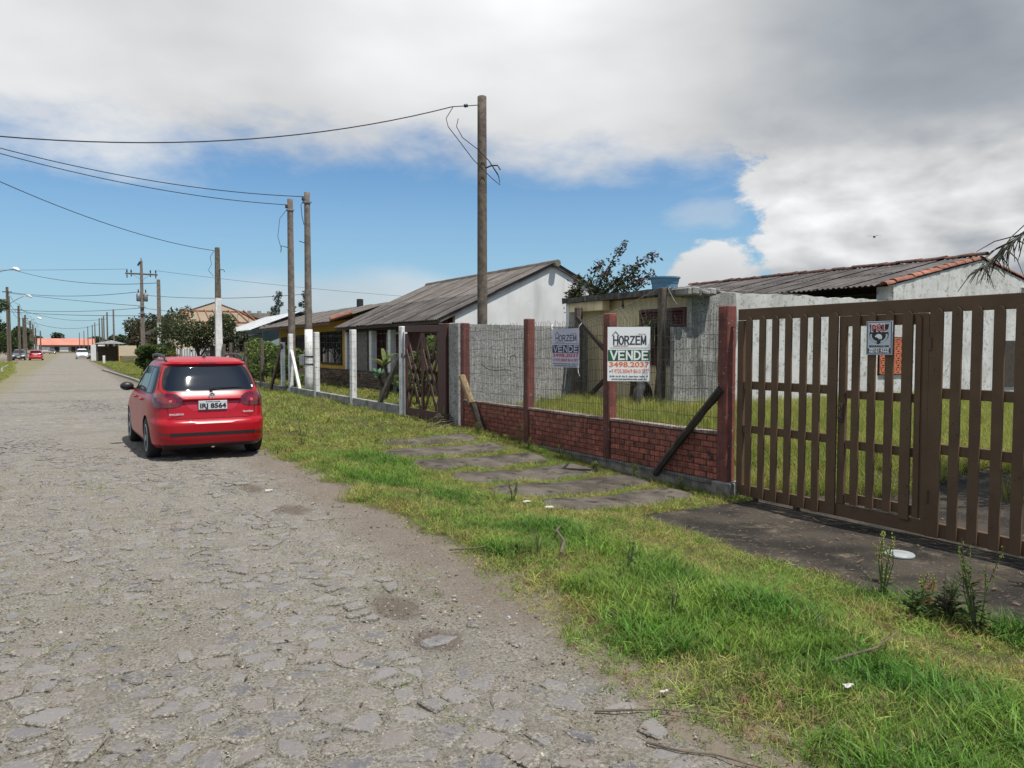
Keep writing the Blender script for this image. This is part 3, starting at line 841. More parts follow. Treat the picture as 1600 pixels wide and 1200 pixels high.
# moss and weeds between the stones
x, y = cand(16000, -2.8, 2.3, 1.6, 12)
k = keepview(x, y, .5) & (wob(x, y, 1.9) + .5 * wob(x, y, 6) > .55)
x, y = x[k], y[k]
scatter('road_weeds', 'sparse yellow moss and grass between the cobbles', np.column_stack([x, y, .012 * wob(x, y, .8) + .004]), nrg.uniform(.2, .5, len(x)), dry, .4)
# loose grit
def pebble(seed):
    r = random.Random(seed); bm = bmesh.new(); bmesh.ops.create_icosphere(bm, subdivisions=1, radius=.5)
    for v in bm.verts: v.co *= r.uniform(.65, 1.15); v.co.z *= .55
    me = bpy.data.meshes.new('pebble'); bm.to_mesh(me); bm.free(); me.materials.append(M_['pebble'])
    return bpy.data.objects.new('pebble', me)
peb = [pebble(s) for s in range(4)]
x, y = cand(46000, -2.9, 3.0, 1.3, 13)
k = keepview(x, y, .4) & (nrg.random(len(x)) < np.clip(1.35 - np.hypot(x, y) / 11, .08, 1)) & (x < edge_r(y) + .25)
x, y = x[k], y[k]
scatter('gravel', 'loose grit and small pebbles scattered over the cobbles', np.column_stack([x, y, .012 * wob(x, y, .8) + .009]), nrg.gamma(2.0, .0032, len(x)) + .004, peb, .5)
# dead leaves and straw on the driveway and the road edge
lf = MB(); 
for k_ in range(3): lf.sheet([[(-.5 + k_ * .1, -.16, 0), (0, -.25, .12), (.5, -.05, .05)], [(-.5, .12, .02), (0, .22, .1), (.5, .06, .02)]]); break
lfo = bpy.data.objects.new('litter_leaf', lf.mesh('litter_leaf', pmat('dead leaf', (.15, .10, .06), (.09, .06, .038), 9, rnd=.8, rough=.9)))
stw = bpy.data.objects.new('straw', MB().bar((-.5, 0, .02), (.5, .05, .05), .06, .04).mesh('straw', pmat('straw', (.30, .24, .14), (.18, .14, .09), 9, rnd=.8, rough=.9)))
x, y = cand(30000, -2.8, 9.5, 1.2, 13.5)
w_ = np.where(on_drive(x, y, .1), (.08 + .1 * (x < 6.4)) + .25 * (wob(x, y, 1.7) > .3), .12) + np.where(x < 2.2, .55 * ssf(-.6, .5, wob(x, y, 1.3)), 0)
k = keepview(x, y, .5) & (nrg.random(len(x)) < w_) & ~((x > 6.9) & (x < 7.2))
x, y = x[k], y[k]
scatter('leaf_litter', 'dead leaves and straw strewn over driveway and verge', np.column_stack([x, y, np.where(x > 2.4, terr(x, y), 0) + .022]), np.where(x < 2.2, nrg.uniform(.014, .04, len(x)), nrg.uniform(.02, .055, len(x))), [lfo, stw, stw, stw, stw], .15)

# ================================================================== FRONT BOUNDARY: brown gate
FACE = Matrix(((0, 0, -1, 0), (-1, 0, 0, 0), (0, 1, 0, 0), (0, 0, 0, 1)))   # local x -> -Y, y -> Z, z -> -X : a board that faces the street
def slat_poly(w, z0, z1, r=.035):
    p = [(-w / 2, z0), (w / 2, z0)]
    r = min(.06, w * .7); q = .012
    for k in range(6): a = k / 5 * math.pi / 2; p.append((w / 2 - r + r * math.cos(a), z1 - r + r * math.sin(a)))
    for k in range(3): a = math.pi / 2 + k / 2 * math.pi / 2; p.append((-w / 2 + q + q * math.cos(a), z1 - q + q * math.sin(a)))
    return p
def flat_on_street(x, y, z=0): return T(x, y, z) @ FACE
gate = thing('metal_gate', 'wide dark brown metal gate of upright slats with a small door set in it', 'gate', (7.08, 4.6, -.16))
G = lambda x, y, z: (x - 7.08, y - 4.6, z + .16)
Y0, Y1 = 6.73, 2.06
def rail(name, ya, yb, z0, z1, par, dx=.0, th=.045):
    return MB().box(G(7.08 + dx, (ya + yb) / 2, (z0 + z1) / 2), (th, abs(ya - yb), z1 - z0)).build(name, M_['gate'], par, bevel=.004)
rail('top_rail', Y0, Y1, 1.995, 2.13, gate)
rail('bottom_rail', Y0, Y1, -.13, .005, gate)
for z0, z1 in ((1.165, 1.262), (.64, .735)):
    rail('rail', Y0 - .1, 5.40, z0, z1, gate); rail('rail', 4.22, Y1, z0 + .02, z1 + .02, gate)
rail('stile', Y0, Y0 - .095, -.125, 1.99, gate, -.004)
me_s = {}
def slat(y, par, w=.088, z0=-.125, z1=2.035, dx=-.047, name='slat'):
    key = (w, z0, z1)
    if key not in me_s:
        me_s[key] = MB().prism(slat_poly(w, z0, z1), .022, FACE).mesh('slat', M_['gate'])
    c = G(7.08 + dx + .022, y, 0)
    return link(name, me_s[key], par, T(c[0], c[1] + rng.uniform(-.004, .004), .16 + rng.uniform(-.006, .004)) @ RX(rng.uniform(-.003, .003)))
for y in (6.53, 6.336, 6.147, 5.954, 5.758, 5.573, 5.374): slat(y, gate, .088 if y > 5.4 else .115)
yy = 4.066
while yy > Y1 + .05: slat(yy, gate, .092); yy -= .187
slat(4.25, gate, .125)
slat(4.335, gate, .05, z1=1.99)

door = MB().box(G(7.083, 5.272, 1.0), (.04, .085, 1.985)).build('wicket_door', M_['gate'], gate, bevel=.003)
for ya, yb, z0, z1 in ((5.30, 4.36, 1.885, 1.992), (5.22, 4.395, 1.13, 1.215), (5.22, 4.395, .60, .69), (5.22, 4.395, .03, .13)):
    MB().box(G(7.083, (ya + yb) / 2, (z0 + z1) / 2), (.035, ya - yb, z1 - z0)).build('door_rail', M_['gate'], door)
for y in (5.091, 4.914, 4.725): slat(y, door, .085, .02, 2.02, -.047, 'door_slat')
slat(4.537, door, .105, -.01, 2.022, -.047, 'door_slat'); slat(4.43, door, .06, .02, 1.98, -.03, 'door_slat'); slat(4.385, door, .075, .02, 1.985, -.02, 'door_slat')
mb = MB(); mb.box(G(7.05, 5.27, .98), (.035, .05, .19)); mb.box(G(7.03, 5.27, 1.02), (.03, .02, .035)); mb.tube([G(7.045, 5.28, .93), G(7.0, 5.28, .93), G(6.99, 5.2, .93)], .009, 6)
mb.build('lock_case', M_['rust'], door, bevel=.003)
for y in (4.30,):
    for z in (.25, 1.7): MB().lathe([(.016, -.06), (.016, .06)], 8, T(*G(7.03, y, z))).build('hinge', M_['gate'], door)
MB().box(G(7.075, 2.03, .99), (.12, .12, 2.30)).build('gate_post', M_['gate'], gate, bevel=.006)
MB().tube([G(7.1, 6.45, -.14), G(7.1, 6.45, -.2)], .04, 10).build('roller', M_['rust'], gate)
MB().tube([G(7.1, 5.85, -.13), G(7.1, 5.85, -.19)], .045, 10).build('roller', M_['rust'], gate)
tag(MB().bar((6.83, 6.55, -.196), (6.92, 1.6, -.196), .055, .05).build('ground_stripe', M_['rust']), 'thin dark brown track laid on the ground along the brown gate', 'stripe')  # thin dark brown bar on the ground in front of the gate

# ---- security sign on the gate
sg = thing('security_sign', 'small grey sign with black shield and red PKL letters fixed to the brown gate', 'sign', (7.005, 4.81, 1.59))
W, H = .285, .335
MB().box((0, 0, H / 2), (.006, W, H)).build('sign_board', M_['sign_grey'], sg, bevel=.001)
def sgm(u, v, d=.0045): return T(-d, W / 2 - u * W, v * H) @ FACE
def plate_poly(poly, mat, d, name, th=.0012):
    # poly in (u,v) board fractions
    pts = [((u - .5) * W, v * H) for u, v in poly]
    MB().prism(pts, th, T(-d, 0, 0) @ FACE).build(name, mat, sg)
plate_poly([(.03, .02), (.97, .02), (.97, .035), (.03, .035)], M_['ink_navy'], .0035, 'border'); plate_poly([(.03, .965), (.97, .965), (.97, .98), (.03, .98)], M_['ink_navy'], .0035, 'border')
plate_poly([(.03, .036), (.055, .036), (.055, .964), (.03, .964)], M_['ink_navy'], .0035, 'border'); plate_poly([(.945, .036), (.97, .036), (.97, .964), (.945, .964)], M_['ink_navy'], .0035, 'border')
shield = [(.12, .91), (.3, .905), (.5, .925), (.7, .905), (.86, .91), (.85, .82), (.82, .74), (.86, .62), (.84, .5), (.74, .42), (.58, .36), (.47, .315), (.36, .36), (.22, .42), (.14, .5), (.12, .62), (.16, .74), (.14, .82)]
plate_poly(shield, M_['ink'], .0035, 'shield')
for s in (-1, 1):   # pale laurel arcs
    arc = []
    for k in range(7): a = -1.35 + k * .27; arc.append((.49 + s * .34 * math.cos(a), .565 + .21 * math.sin(a)))
    for k in range(7): a = .27 - k * .27; arc.append((.49 + s * .27 * math.cos(a), .575 + .17 * math.sin(a)))
    if s < 0: arc = arc[::-1]
    plate_poly(arc, M_['sign_grey'], .0048, 'wreath')
eagle = [(.34, .56), (.40, .60), (.47, .625), (.55, .615), (.61, .57), (.62, .51), (.58, .45), (.54, .50), (.50, .45), (.47, .51), (.43, .505), (.40, .53), (.36, .525)]
plate_poly(eagle, M_['sign_white'], .0049, 'eagle_head')
text('lettering', 'PKL', .105, M_['sign_white'], sg, sgm(.5, .79, .0049), bold=.0055, fit=.178)
text('lettering', 'PKL', .094, M_['sign_red'], sg, sgm(.5, .79, .0063), bold=.0014, fit=.164)
text('lettering', 'SEGURANÇA 24H', .026, M_['ink'], sg, sgm(.5, .255), bold=.0008, fit=.215)
plate_poly([(.07, .055), (.93, .055), (.93, .20), (.07, .20)], M_['ink_navy'], .0036, 'number_panel')
text('lettering', '98537.2970', .03, M_['sign_white'], sg, sgm(.5, .165, .0049), bold=.001, fit=.22)
text('lettering', '98147.7995', .03, M_['sign_white'], sg, sgm(.5, .09, .0049), bold=.001, fit=.22)

# ================================================================== red mesh fence
fence = thing('mesh_fence', 'wire mesh fence with flaking red posts on a low red brick wall', 'fence', (7.05, 10.5, -.2))
F_ = lambda x, y, z: (x - 7.05, y - 10.5, z + .2)
PY = [6.9, 9.28, 11.64, 14.2]
for i, y in enumerate(PY):
    MB().box(F_(7.05 + .01 * i, y, 1.09), (.15, .155 if i else .17, 2.18)).build('post', M_['red'], fence, bevel=.012)
foot = MB()
foot.box(F_(7.05, 6.86, -.2), (.27, .30, .42))
foot.build('plinth', M_['concrete'], fence, bevel=.015)
MB().box(F_(7.07, 10.65, -.24), (.2, 7.24, .48)).build('footing', M_['concrete'], fence, bevel=.015)
me_b = MB().box((0, 0, 0), (.095, .205, .068)).mesh('brick', M_['brick'], bevel=.006)
for i in range(3):
    ya, yb = PY[i] + .085, PY[i + 1] - .08
    L = yb - ya
    wall = MB().box(F_(7.07, (ya + yb) / 2, .285), (.08, L, .562)).build('low_wall', M_['mortar'], fence)
    np_ = 10; pitch = L / np_
    for c in range(7):
        z = .005 + .08 * c + .036
        n = np_ if c % 2 == 0 else np_ + 1
        for k in range(n):
            if c % 2 == 0: yc = ya + (k + .5) * pitch; ln = 1.0
            else:
                yc = ya + k * pitch; ln = 1.0
                if k == 0: yc += pitch * .25; ln = .46
                if k == n - 1: yc -= pitch * .25; ln = .46
            b = link('brick', me_b, wall, T(*F_(7.066 + rng.uniform(-.004, .003), yc + rng.uniform(-.003, .003), z)) @ Matrix.Rotation(rng.uniform(-.012, .012), 4, 'X') @ Matrix.Diagonal((1, ln * pitch / .2215, 1, 1)))
    MB().box(F_(7.07, (ya + yb) / 2, .594), (.14, L - .004, .04)).build('coping', M_['coping'], fence, bevel=.006)
# hung mesh, one net per bay
for i in range(3):
    ya, yb = PY[i] - .04, PY[i + 1] - .06
    mb = MB(); n = int((yb - ya) / .052)
    for k in range(n + 1):
        y = ya + (yb - ya) * k / n; ph = rng.uniform(0, 6)
        pts = []
        for s in range(9):
            u = s / 8; z = -.06 + (2.12 + .03 * float(wob(y * 2, i, 1))) * u
            pts.append(F_(6.955 + .010 * math.sin(u * 7 + y * 3) + .004 * math.sin(ph + u * 9), y + .010 * math.sin(ph + u * 5) + .03 * float(wob(y, u * 2 + i, 1.4)) * u, z))
        pts.append((pts[-1][0] + rng.uniform(-.03, .02), pts[-1][1] + rng.uniform(-.02, .02), pts[-1][2] + rng.uniform(.02, .07)))
        mb.tube(pts, .0029, 4, cap=False)
    for q in range(13):
        z = -.03 + q * .168
        pts = [F_(6.953 + .010 * math.sin(z * 3.3 + (ya + (yb - ya) * s / 14) * 3), ya + (yb - ya) * s / 14, z + .018 * float(wob(ya + s * .4, z * 3 + i, 1.2))) for s in range(15)]
        mb.tube(pts, .0029, 4, cap=False)
    o = mb.build('wire_mesh', M_['wire'], fence)
br_pts = [Vector(F_(6.965, 6.90, 1.16)).lerp(Vector(F_(6.93, 8.10, -.06)), k / 9) + Vector((rng.uniform(-.006, .006), rng.uniform(-.012, .012), rng.uniform(-.012, .012))) for k in range(10)]
MB().tube(br_pts, [.052 + rng.uniform(-.008, .008) for _ in br_pts], 6).build('brace', M_['wood_dark'], fence)
MB().bar(F_(6.97, 14.13, 1.10), F_(6.93, 13.60, .56), .12, .10).build('brace', M_['wood_pale'], fence, bevel=.01)['label'] = 'bare yellow upper piece of the far brace'
MB().bar(F_(6.96, 13.58, .55), F_(6.92, 13.12, .02), .12, .10).build('brace', M_['wood_dark'], fence, bevel=.01)
# dangling loose wires on the second bay
mb = MB()
mb.tube([F_(6.93, 13.2 - .12 * k, 1.35 - .05 * math.sin(k * .5) - .015 * k) for k in range(11)], .006, 5)
mb.tube([F_(6.93, 12.1, 1.35), F_(6.92, 12.05, 1.5), F_(6.92, 11.9, 1.55), F_(6.93, 11.85, 1.45)], .005, 5)
mb.build('loose_wire', M_['cable'], fence)

# ---- for-sale boards
_arc = lambda cx, cy, rx, ry, a0, a1, n=8: [(cx + rx * math.cos(a0 + (a1 - a0) * i / n), cy + ry * math.sin(a0 + (a1 - a0) * i / n)) for i in range(n + 1)]
GLYPH = {'H': [[(.08, 0), (.08, 1)], [(.92, 0), (.92, 1)], [(.08, .52), (.92, .52)]], 'O': [_arc(.5, .5, .42, .46, 0, 6.2832, 16)],
         'R': [[(.1, 0), (.1, 1)], [(.1, .95), (.5, .95)] + _arc(.5, .73, .36, .22, 1.57, -1.57, 6) + [(.1, .51)], [(.5, .5), (.92, 0)]],
         'Z': [[(.06, .94), (.92, .94)], [(.9, .92), (.08, .08)], [(.06, .06), (.94, .06)]], 'E': [[(.12, 0), (.12, 1)], [(.12, .94), (.9, .94)], [(.12, .52), (.8, .52)], [(.12, .06), (.9, .06)]],
         'M': [[(.04, 0), (.08, 1)], [(.08, .98), (.5, .12)], [(.5, .12), (.92, .98)], [(.92, 1), (.96, 0)]], 'V': [[(.03, 1), (.5, .03)], [(.5, .03), (.97, 1)]],
         'N': [[(.1, 0), (.1, 1)], [(.1, .97), (.9, .03)], [(.9, 0), (.9, 1)]], 'D': [[(.1, 0), (.1, 1)], [(.1, .94), (.42, .94)] + _arc(.42, .5, .48, .44, 1.57, -1.57, 10) + [(.1, .06)]]}
def sale_board(name, label, y0, y1, z0, z1, x, navy, wave):
    W, H = y1 - y0, z1 - z0
    r = thing(name, label, 'sign', (x, (y0 + y1) / 2, z0))
    bm_ = M_['banner'] if navy else M_['sign_white']
    def off(u, v): return wave * (math.sin(u * 5.5) * .5 + math.sin(v * 4 + u * 3) * .5)
    mb = MB(); n = 16
    rowsF = [[(-off(i / n, j / n) - .004, W / 2 - W * i / n, H * j / n) for i in range(n + 1)] for j in range(n + 1)]
    rowsB = [[(p[0] + .006, p[1], p[2]) for p in row] for row in rowsF]
    mb.sheet(rowsF); mb.sheet([row[::-1] for row in rowsB])
    rim = [rowsF[0][i] for i in range(n + 1)] + [rowsF[j][n] for j in range(1, n + 1)] + [rowsF[n][i] for i in range(n - 1, -1, -1)] + [rowsF[j][0] for j in range(n - 1, -1, -1)]
    mb.sheet([[(p[0] + .006, p[1], p[2]) for p in rim], rim])
    mb.build('board', bm_, r)
    def uv(px, py): return ((px - 742) / 510, (878 - py) / 650)
    def wrap(o, d):
        for v in o.data.vertices:
            u = (W / 2 - v.co.y) / W; vv = v.co.z / H
            v.co.x -= off(u, vv)
        return o
    def tx(s, px0, px1, py, size_px, mat, bold, d=.0052):
        u, v = uv((px0 + px1) / 2, py)
        o = text('lettering', s, size_px / 650 * H, mat, r, T(-d, W / 2 - u * W, v * H) @ FACE, bold=bold, fit=(px1 - px0) / 510 * W, ext=.0008)
        return wrap(o, d)
    def strokes(s, px0, px1, py0, py1, th, mat, d=.0056):
        n = len(s); cw = (px1 - px0) / (n + .16 * (n - 1)); m2 = MB(); q = 0
        for k, ch in enumerate(s):
            for ln in GLYPH[ch]:
                pts = [(px0 + k * cw * 1.16 + p[0] * cw, py1 - p[1] * (py1 - py0)) for p in ln]
                pts = [((uv(*p)[0] - .5) * W, uv(*p)[1] * H) for p in pts]
                t_ = th * (py1 - py0) / 650 * H
                for a, b in zip(pts[:-1], pts[1:]):
                    L = math.hypot(b[0] - a[0], b[1] - a[1]); ux, uy = (b[0] - a[0]) / L, (b[1] - a[1]) / L; e = t_ * .3
                    a = (a[0] - ux * e, a[1] - uy * e); b = (b[0] + ux * e, b[1] + uy * e); hx, hy = -uy * t_ / 2, ux * t_ / 2
                    q += 1; dd = d + .00003 * (q % 9)
                    m2.add([(-dd, -p[0], p[1]) for p in ((a[0] + hx, a[1] + hy), (a[0] - hx, a[1] - hy), (b[0] - hx, b[1] - hy), (b[0] + hx, b[1] + hy))], [(0, 1, 2, 3)])
        return wrap(m2.build('lettering', mat, r), d)
    def bar_(px0, px1, py0, py1, mat, nm, d=.0052):
        u0, v0 = uv(px0, py1); u1, v1 = uv(px1, py0); m2 = MB()
        m2.sheet([[(-d, W / 2 - W * (u0 + (u1 - u0) * i / 12), H * (v0 + (v1 - v0) * j)) for i in range(13)] for j in (0, 1)])
        return wrap(m2.build(nm, mat, r), d)
    dark = M_['ink_navy'] if navy else M_['ink_soft']
    num = M_['ink_red'] if navy else M_['ink_orange']
    strokes('HORZEM', 812, 1202, 336, 440, .16, dark)
    m2 = MB()
    for a, b in (((795, 333), (838, 283)), ((838, 283), (881, 333))):
        ua, va = uv(*a); ub, vb = uv(*b)
        m2.bar((-.0056, W / 2 - W * ua, H * va), (-.0056, W / 2 - W * ub, H * vb), .002, .009)
    wrap(m2.build('roof_emblem', dark, r), .0056)
    tx('CRECI 30.508', 1108, 1198, 316, 20, M_['ink_brown'], 0)
    tx('CORRETOR DE IMÓVEIS', 812, 988, 457, 24, M_['ink_brown'], 0)
    bar_(772, 1236, 477, 483, M_['ink_brown'] if not navy else dark, 'rule')
    bar_(752 if navy else 746, 1242 if navy else 1249, 503, 637, M_['ink_navy'] if navy else M_['ink_green'], 'band')
    strokes('VENDE', 778, 1232, 516, 622, .19, bm_ if navy else M_['sign_white'], .0066)
    tx('3498.2037', 760, 1242, 680, 84, num, .0022)
    tx('9 9735.3004/9 8610.7877', 792, 1238, 760, 66, num, .0008)
    m2 = MB(); u, v = uv(775, 762); m2.lathe([(.0105, 0), (.0105, .001)], 12, T(-.0052, W / 2 - u * W, v * H) @ FACE)
    wrap(m2.build('phone_emblem', M_['ink_green'] if not navy else dark, r), .0052)
    tx('RS 040 - Km 38 - Pda. 92 - Águas Claras - Viamão - RS', 770, 1228, 821, 26, dark, .0006)
    tx('www.horzemimoveis.com.br', 790, 1215, 853, 34, M_['ink'] if not navy else dark, .0007)
    return r
big = sale_board('sale_board', 'large white HORZEM VENDE board with green band and orange numbers by the mesh fence', 8.08, 8.66, 1.205, 1.952, 6.69, False, .0)
big.rotation_euler = (0, 0, rad(51))      # turned to face traffic coming up the street
for z in (.12, .62): MB().bar((.012, .24, z), (.012, -.27, z), .018, .04).build('batten', M_['wood'], big)
MB().bar((.022, .2, .62), (.58, .16, .62), .03, .03).build('strut', M_['wood'], big); MB().bar((.022, -.25, .6), (.05, -.27, .6), .02, .03).build('strut', M_['wood'], big)
small = sale_board('sale_banner', 'smaller lilac HORZEM VENDE banner with navy band tied to the mesh fence', 9.9, 10.66, 1.355, 1.975, 6.925, True, .010)
m2 = MB()
for s in (-1, 1):
    m2.tube([(-.004, s * .375, .61), (.0, s * .40, .66), (.03, s * .42, .70)], .005, 5)
    m2.tube([(-.004, s * .37, .01), (-.015, s * .385, -.06), (-.01, s * .40 - .02, -.13)], .004, 5)
m2.build('tie_cord', M_['sign_white'], small)

# ---- concrete pillar and rendered boundary wall beyond the mesh fence
tag(MB().box((7.17, 14.735, 1.0), (.2, .47, 2.4)).build('concrete_pillar', M_['stucco_grey'], bevel=.015), 'thick grey rendered pillar between red lattice gate and mesh fence', 'pillar')
bw = MB(); n = 22; fr = []
pts = [(7.28 + (12.78 - 7.28) * k / n, 15.86 + (16.98 - 15.86) * k / n) for k in range(n + 1)]
for side in (0, 1):
    pass
rowA = [(x, y - .07, -.2) for x, y in pts]; rowB = [(x, y - .07, 2.225 + .008 * float(wob(x * 3, 1, 1))) for x, y in pts]
rowC = [(x, y + .07, 2.23 + .008 * float(wob(x * 3, 1, 1))) for x, y in pts]; rowD = [(x, y + .07, -.2) for x, y in pts]
bw.sheet([rowA, rowB, rowC, rowD]); bw.f.append((0, n + 1, 2 * (n + 1), 3 * (n + 1))); bw.mi.append(0)
tag(bw.build('boundary_wall', M_['stucco_grey']), 'grey speckled rendered wall dividing the yards behind the mesh fence', 'wall')

# ================================================================== lattice gate
lg = thing('lattice_gate', 'dark red timber gate with crossed lattice bars between white post and grey pillar', 'gate', (7.1, 16.45, .03))
Lg = lambda y, z, dx=0: (dx, y - 16.45, z - .03)
def lbar(name, a, b, w, dx=0, th=.04, par=lg, mat='lattice'):
    return MB().bar(Lg(a[0], a[1], dx), Lg(b[0], b[1], dx), th, w).build(name, M_[mat], par, bevel=.004)
lbar('top_rail', (15.46, 2.1), (17.47, 2.13), .15, 0); lbar('bottom_rail', (15.46, .14), (17.47, .14), .2, 0)
for y in (15.52, 16.43, 17.42): lbar('stile', (y, .24), (y, 2.02), .10 if y != 16.43 else .12, .002)
for ya, yb in ((15.57, 16.38), (16.48, 17.37)):
    yc = (ya + yb) / 2
    for p, q in (((ya, .62), (yb - .05, 2.0)), ((yb, .62), (ya + .05, 2.0)), ((ya + .05, .26), (yb, 1.62)), ((yb - .05, .26), (ya, 1.62))):
        lbar('lattice_bar', p, q, .09, -.022 if q[0] > p[0] else .022, .02)
MB().box((-.02, 15.18 - 16.45, 1.05), (.13, .36, 2.24)).build('gate_post', M_['lattice'], lg, bevel=.01)
MB().tube([Lg(17.55, 1.55, -.06), Lg(17.5, 1.46, -.1), Lg(17.36, 1.42, -.08), Lg(17.4, 1.5, -.05)], .014, 6).build('chain', M_['wire'], lg)

# ================================================================== white post fence
wf = thing('white_fence', 'fence of tall white concrete posts and thin wires on a low white kerb wall', 'fence', (7.1, 23, 0))
Wf = lambda x, y, z: (x - 7.1, y - 23, z)
wy = [17.63, 21.45, 25.2, 28.6]
for i, y in enumerate(wy):
    MB().box(Wf(7.1, y, 1.05), (.15, .2, 2.3)).build('post', M_['white'], wf, bevel=.012)
for a, b in zip(wy[:-1], wy[1:]):
    MB().box(Wf(7.1, (a + b) / 2, .08), (.13, b - a - .21, .34)).build('kerb_wall', M_['kerb_white'], wf, bevel=.01)
MB().bar(Wf(7.1, 17.75, 1.55), Wf(7.1, 19.3, .22), .1, .12).build('brace', M_['concrete'], wf, bevel=.008)
MB().bar(Wf(7.1, 28.48, 1.55), Wf(7.1, 27.4, .22), .1, .12).build('brace', M_['white'], wf, bevel=.008)
MB().bar(Wf(7.12, 17.7, 1.6), Wf(7.4, 18.0, .0), .1, .1).build('brace', M_['wood'], wf, bevel=.008)
mb = MB()
for q in range(9):
    z = .45 + q * .2
    mb.tube([Wf(7.02, 17.6 + 11 * s / 12, z + .01 * math.sin(s * 1.7 + q)) for s in range(13)], .0022, 4, cap=False)
for k in range(46):
    y = 17.75 + k * .24; mb.tube([Wf(7.02, y, .28), Wf(7.02, y + .01, 2.1)], .0014, 4, cap=False)
mb.build('fence_wire', M_['wire'], wf)

# ---- brown post and wire fence with a leaning board further along
bf = thing('wire_fence', 'old wire fence on brown timber posts in front of the hedge', 'fence', (7, 35, 0))
Bf = lambda x, y, z: (x - 7, y - 35, z)
for y, h, m in ((29.4, 1.9, 'white'), (33.0, 2.0, 'wood'), (36.3, 1.95, 'wood'), (40.1, 1.95, 'wood'), (42.0, 1.9, 'wood')):
    MB().box(Bf(7, y, h / 2), (.14, .16, h)).build('post', M_[m], bf, bevel=.01)
MB().bar(Bf(6.95, 29.3, 1.8), Bf(6.9, 31.0, .1), .06, .2).build('brace', M_['lattice'], bf, bevel=.008)
MB().box(Bf(7, 35.5, .1), (.14, 12.8, .3)).build('kerb_wall', M_['concrete'], bf, bevel=.01)
mb = MB()
for q in range(6): mb.tube([Bf(6.92, 28.9, .4 + q * .29), Bf(6.92, 35.4, .39 + q * .29), Bf(6.92, 42, .4 + q * .29)], .003, 4, cap=False)
mb.build('fence_wire', M_['wire'], bf)
wg = thing('board_gate', 'brown timber board gate beside the white picket pillar', 'gate', (7, 44.3, 0))
for k in range(12):
    y = -2.1 + k * .38
    MB().box((0, y, .95 if k % 3 else 1.0), (.03, .3, 1.75)).build('board', M_['lattice'], wg)
for z in (.3, 1.5): MB().box((.035, 0, z), (.04, 4.5, .12)).build('rail', M_['lattice'], wg)
pf = thing('picket_fence', 'row of broad white masonry pickets left of the board gate', 'fence', (7, 54, 0))
MB().box((0, 47.2 - 54, 1.05), (.5, .75, 2.1)).build('pillar', M_['white'], pf, bevel=.02)
for k in range(11):
    y = 49.2 + k * 1.3
    MB().box((0, y - 54, .83), (.16, .62, 1.66)).build('picket', M_['white'], pf, bevel=.02)
MB().box((.06, 1.6, .2), (.1, 14.6, .45)).build('base_wall', M_['white'], pf)

# ================================================================== poles and cables
def pole(name, label, x, y, h, r0, r1, mat, white=None, square=False, group=None, hook=None):
    p = thing(name, label, 'pole', (x, y, 0), group=group)
    n = 4 if square else 14
    k = 12; prof = [(r0 + (r1 - r0) * i / k, -.3 + (h + .3) * i / k) for i in range(k + 1)]
    M = RZ(math.pi / 4) if square else None
    if white:
        zb, zt = white
        prof1 = [(r0 + (r1 - r0) * (z + .3) / (h + .3) + .006, z) for z in np.linspace(max(zb, -.3), zt, 4)]
        MB().lathe(prof1, n, M).build('painted_base', M_['white'], p, smooth=not square)
    o = MB().lathe(prof + [(r1 * .8, h + .015)], n, M).build('shaft', M_[mat], p, smooth=not square)
    if hook:
        z = hook
        MB().tube([(.06, -.1, z), (.14, -.22, z + .04), (.24, -.34, z + .03), (.28, -.4, z - .08)], .018, 6).build('hook', M_['wire'], p)
    return p
p1 = pole('concrete_pole', 'tallest rough brown concrete pole, standing right of the white gabled house roof', 8.75, 16.6, 7.70, .13, .108, 'pole', hook=6.0)
MB().tube([(-.06, 0, 7.5), (-.35, .02, 7.44), (-.75, .03, 7.36)], .011, 5).build('tie_rod', M_['cable'], p1)
MB().lathe([(.03, -.05), (.045, -.02), (.03, 0), (.045, .03), (.02, .05)], 10, T(-.42, .02, 7.43) @ RY(1.3)).build('insulator', M_['ink_navy'], p1, smooth=True)
mb = MB()
mb.tube([(-.75, .03, 7.36), (-.95, .0, 7.05), (-.92, -.05, 6.85), (-.7, -.08, 6.6), (-.3, -.12, 6.15), (.15, -.2, 5.75), (.36, -.24, 5.6), (.34, -.22, 5.8), (.05, -.18, 6.2)], .010, 5)
mb.tube([(-.62, .03, 7.1), (-.68, 0, 6.9), (-.55, -.05, 6.65), (-.2, -.15, 6.4), (.1, -.18, 6.15), (.32, -.22, 5.85), (.36, -.24, 5.65)], .010, 5)
mb.build('service_wire', M_['cable'], p1)
p2 = pole('concrete_pole', 'slender pole with white lower half and meter box behind the white fence', 7.55, 27.8, 7.25, .15, .10, 'pole_grey', (-.2, 2.35))
MB().box((-.2, .12, 1.25), (.2, .22, .38)).build('meter_box', M_['steel'], p2, bevel=.01)
for z in (1.1, 1.38): MB().lathe([(.165, -.02), (.165, .02)], 14, T(0, 0, z)).build('strap', M_['cable'], p2)
mb = MB(); mb.tube([(-.1, 0, 7.0), (-.22, 0, 6.8), (-.2, -.05, 6.4), (-.12, 0, 6.1)], .012, 5); mb.tube([(-.08, 0, 5.45), (-.3, -.02, 5.5)], .015, 5); mb.build('service_wire', M_['cable'], p2)
MB().lathe([(.02, -.07), (.05, -.03), (.03, 0), (.05, .03), (.02, .07)], 8, T(-.15, 0, 7.02)).build('insulator', M_['cable'], p2, smooth=True)
MB().box((0, 0, 6.9), (.26, .26, .05)).build('bracket', M_['steel'], p2)
p3 = pole('concrete_pole', 'slender plain grey pole just left of the pole with the meter box', 7.62, 30.5, 7.47, .15, .11, 'pole_grey')
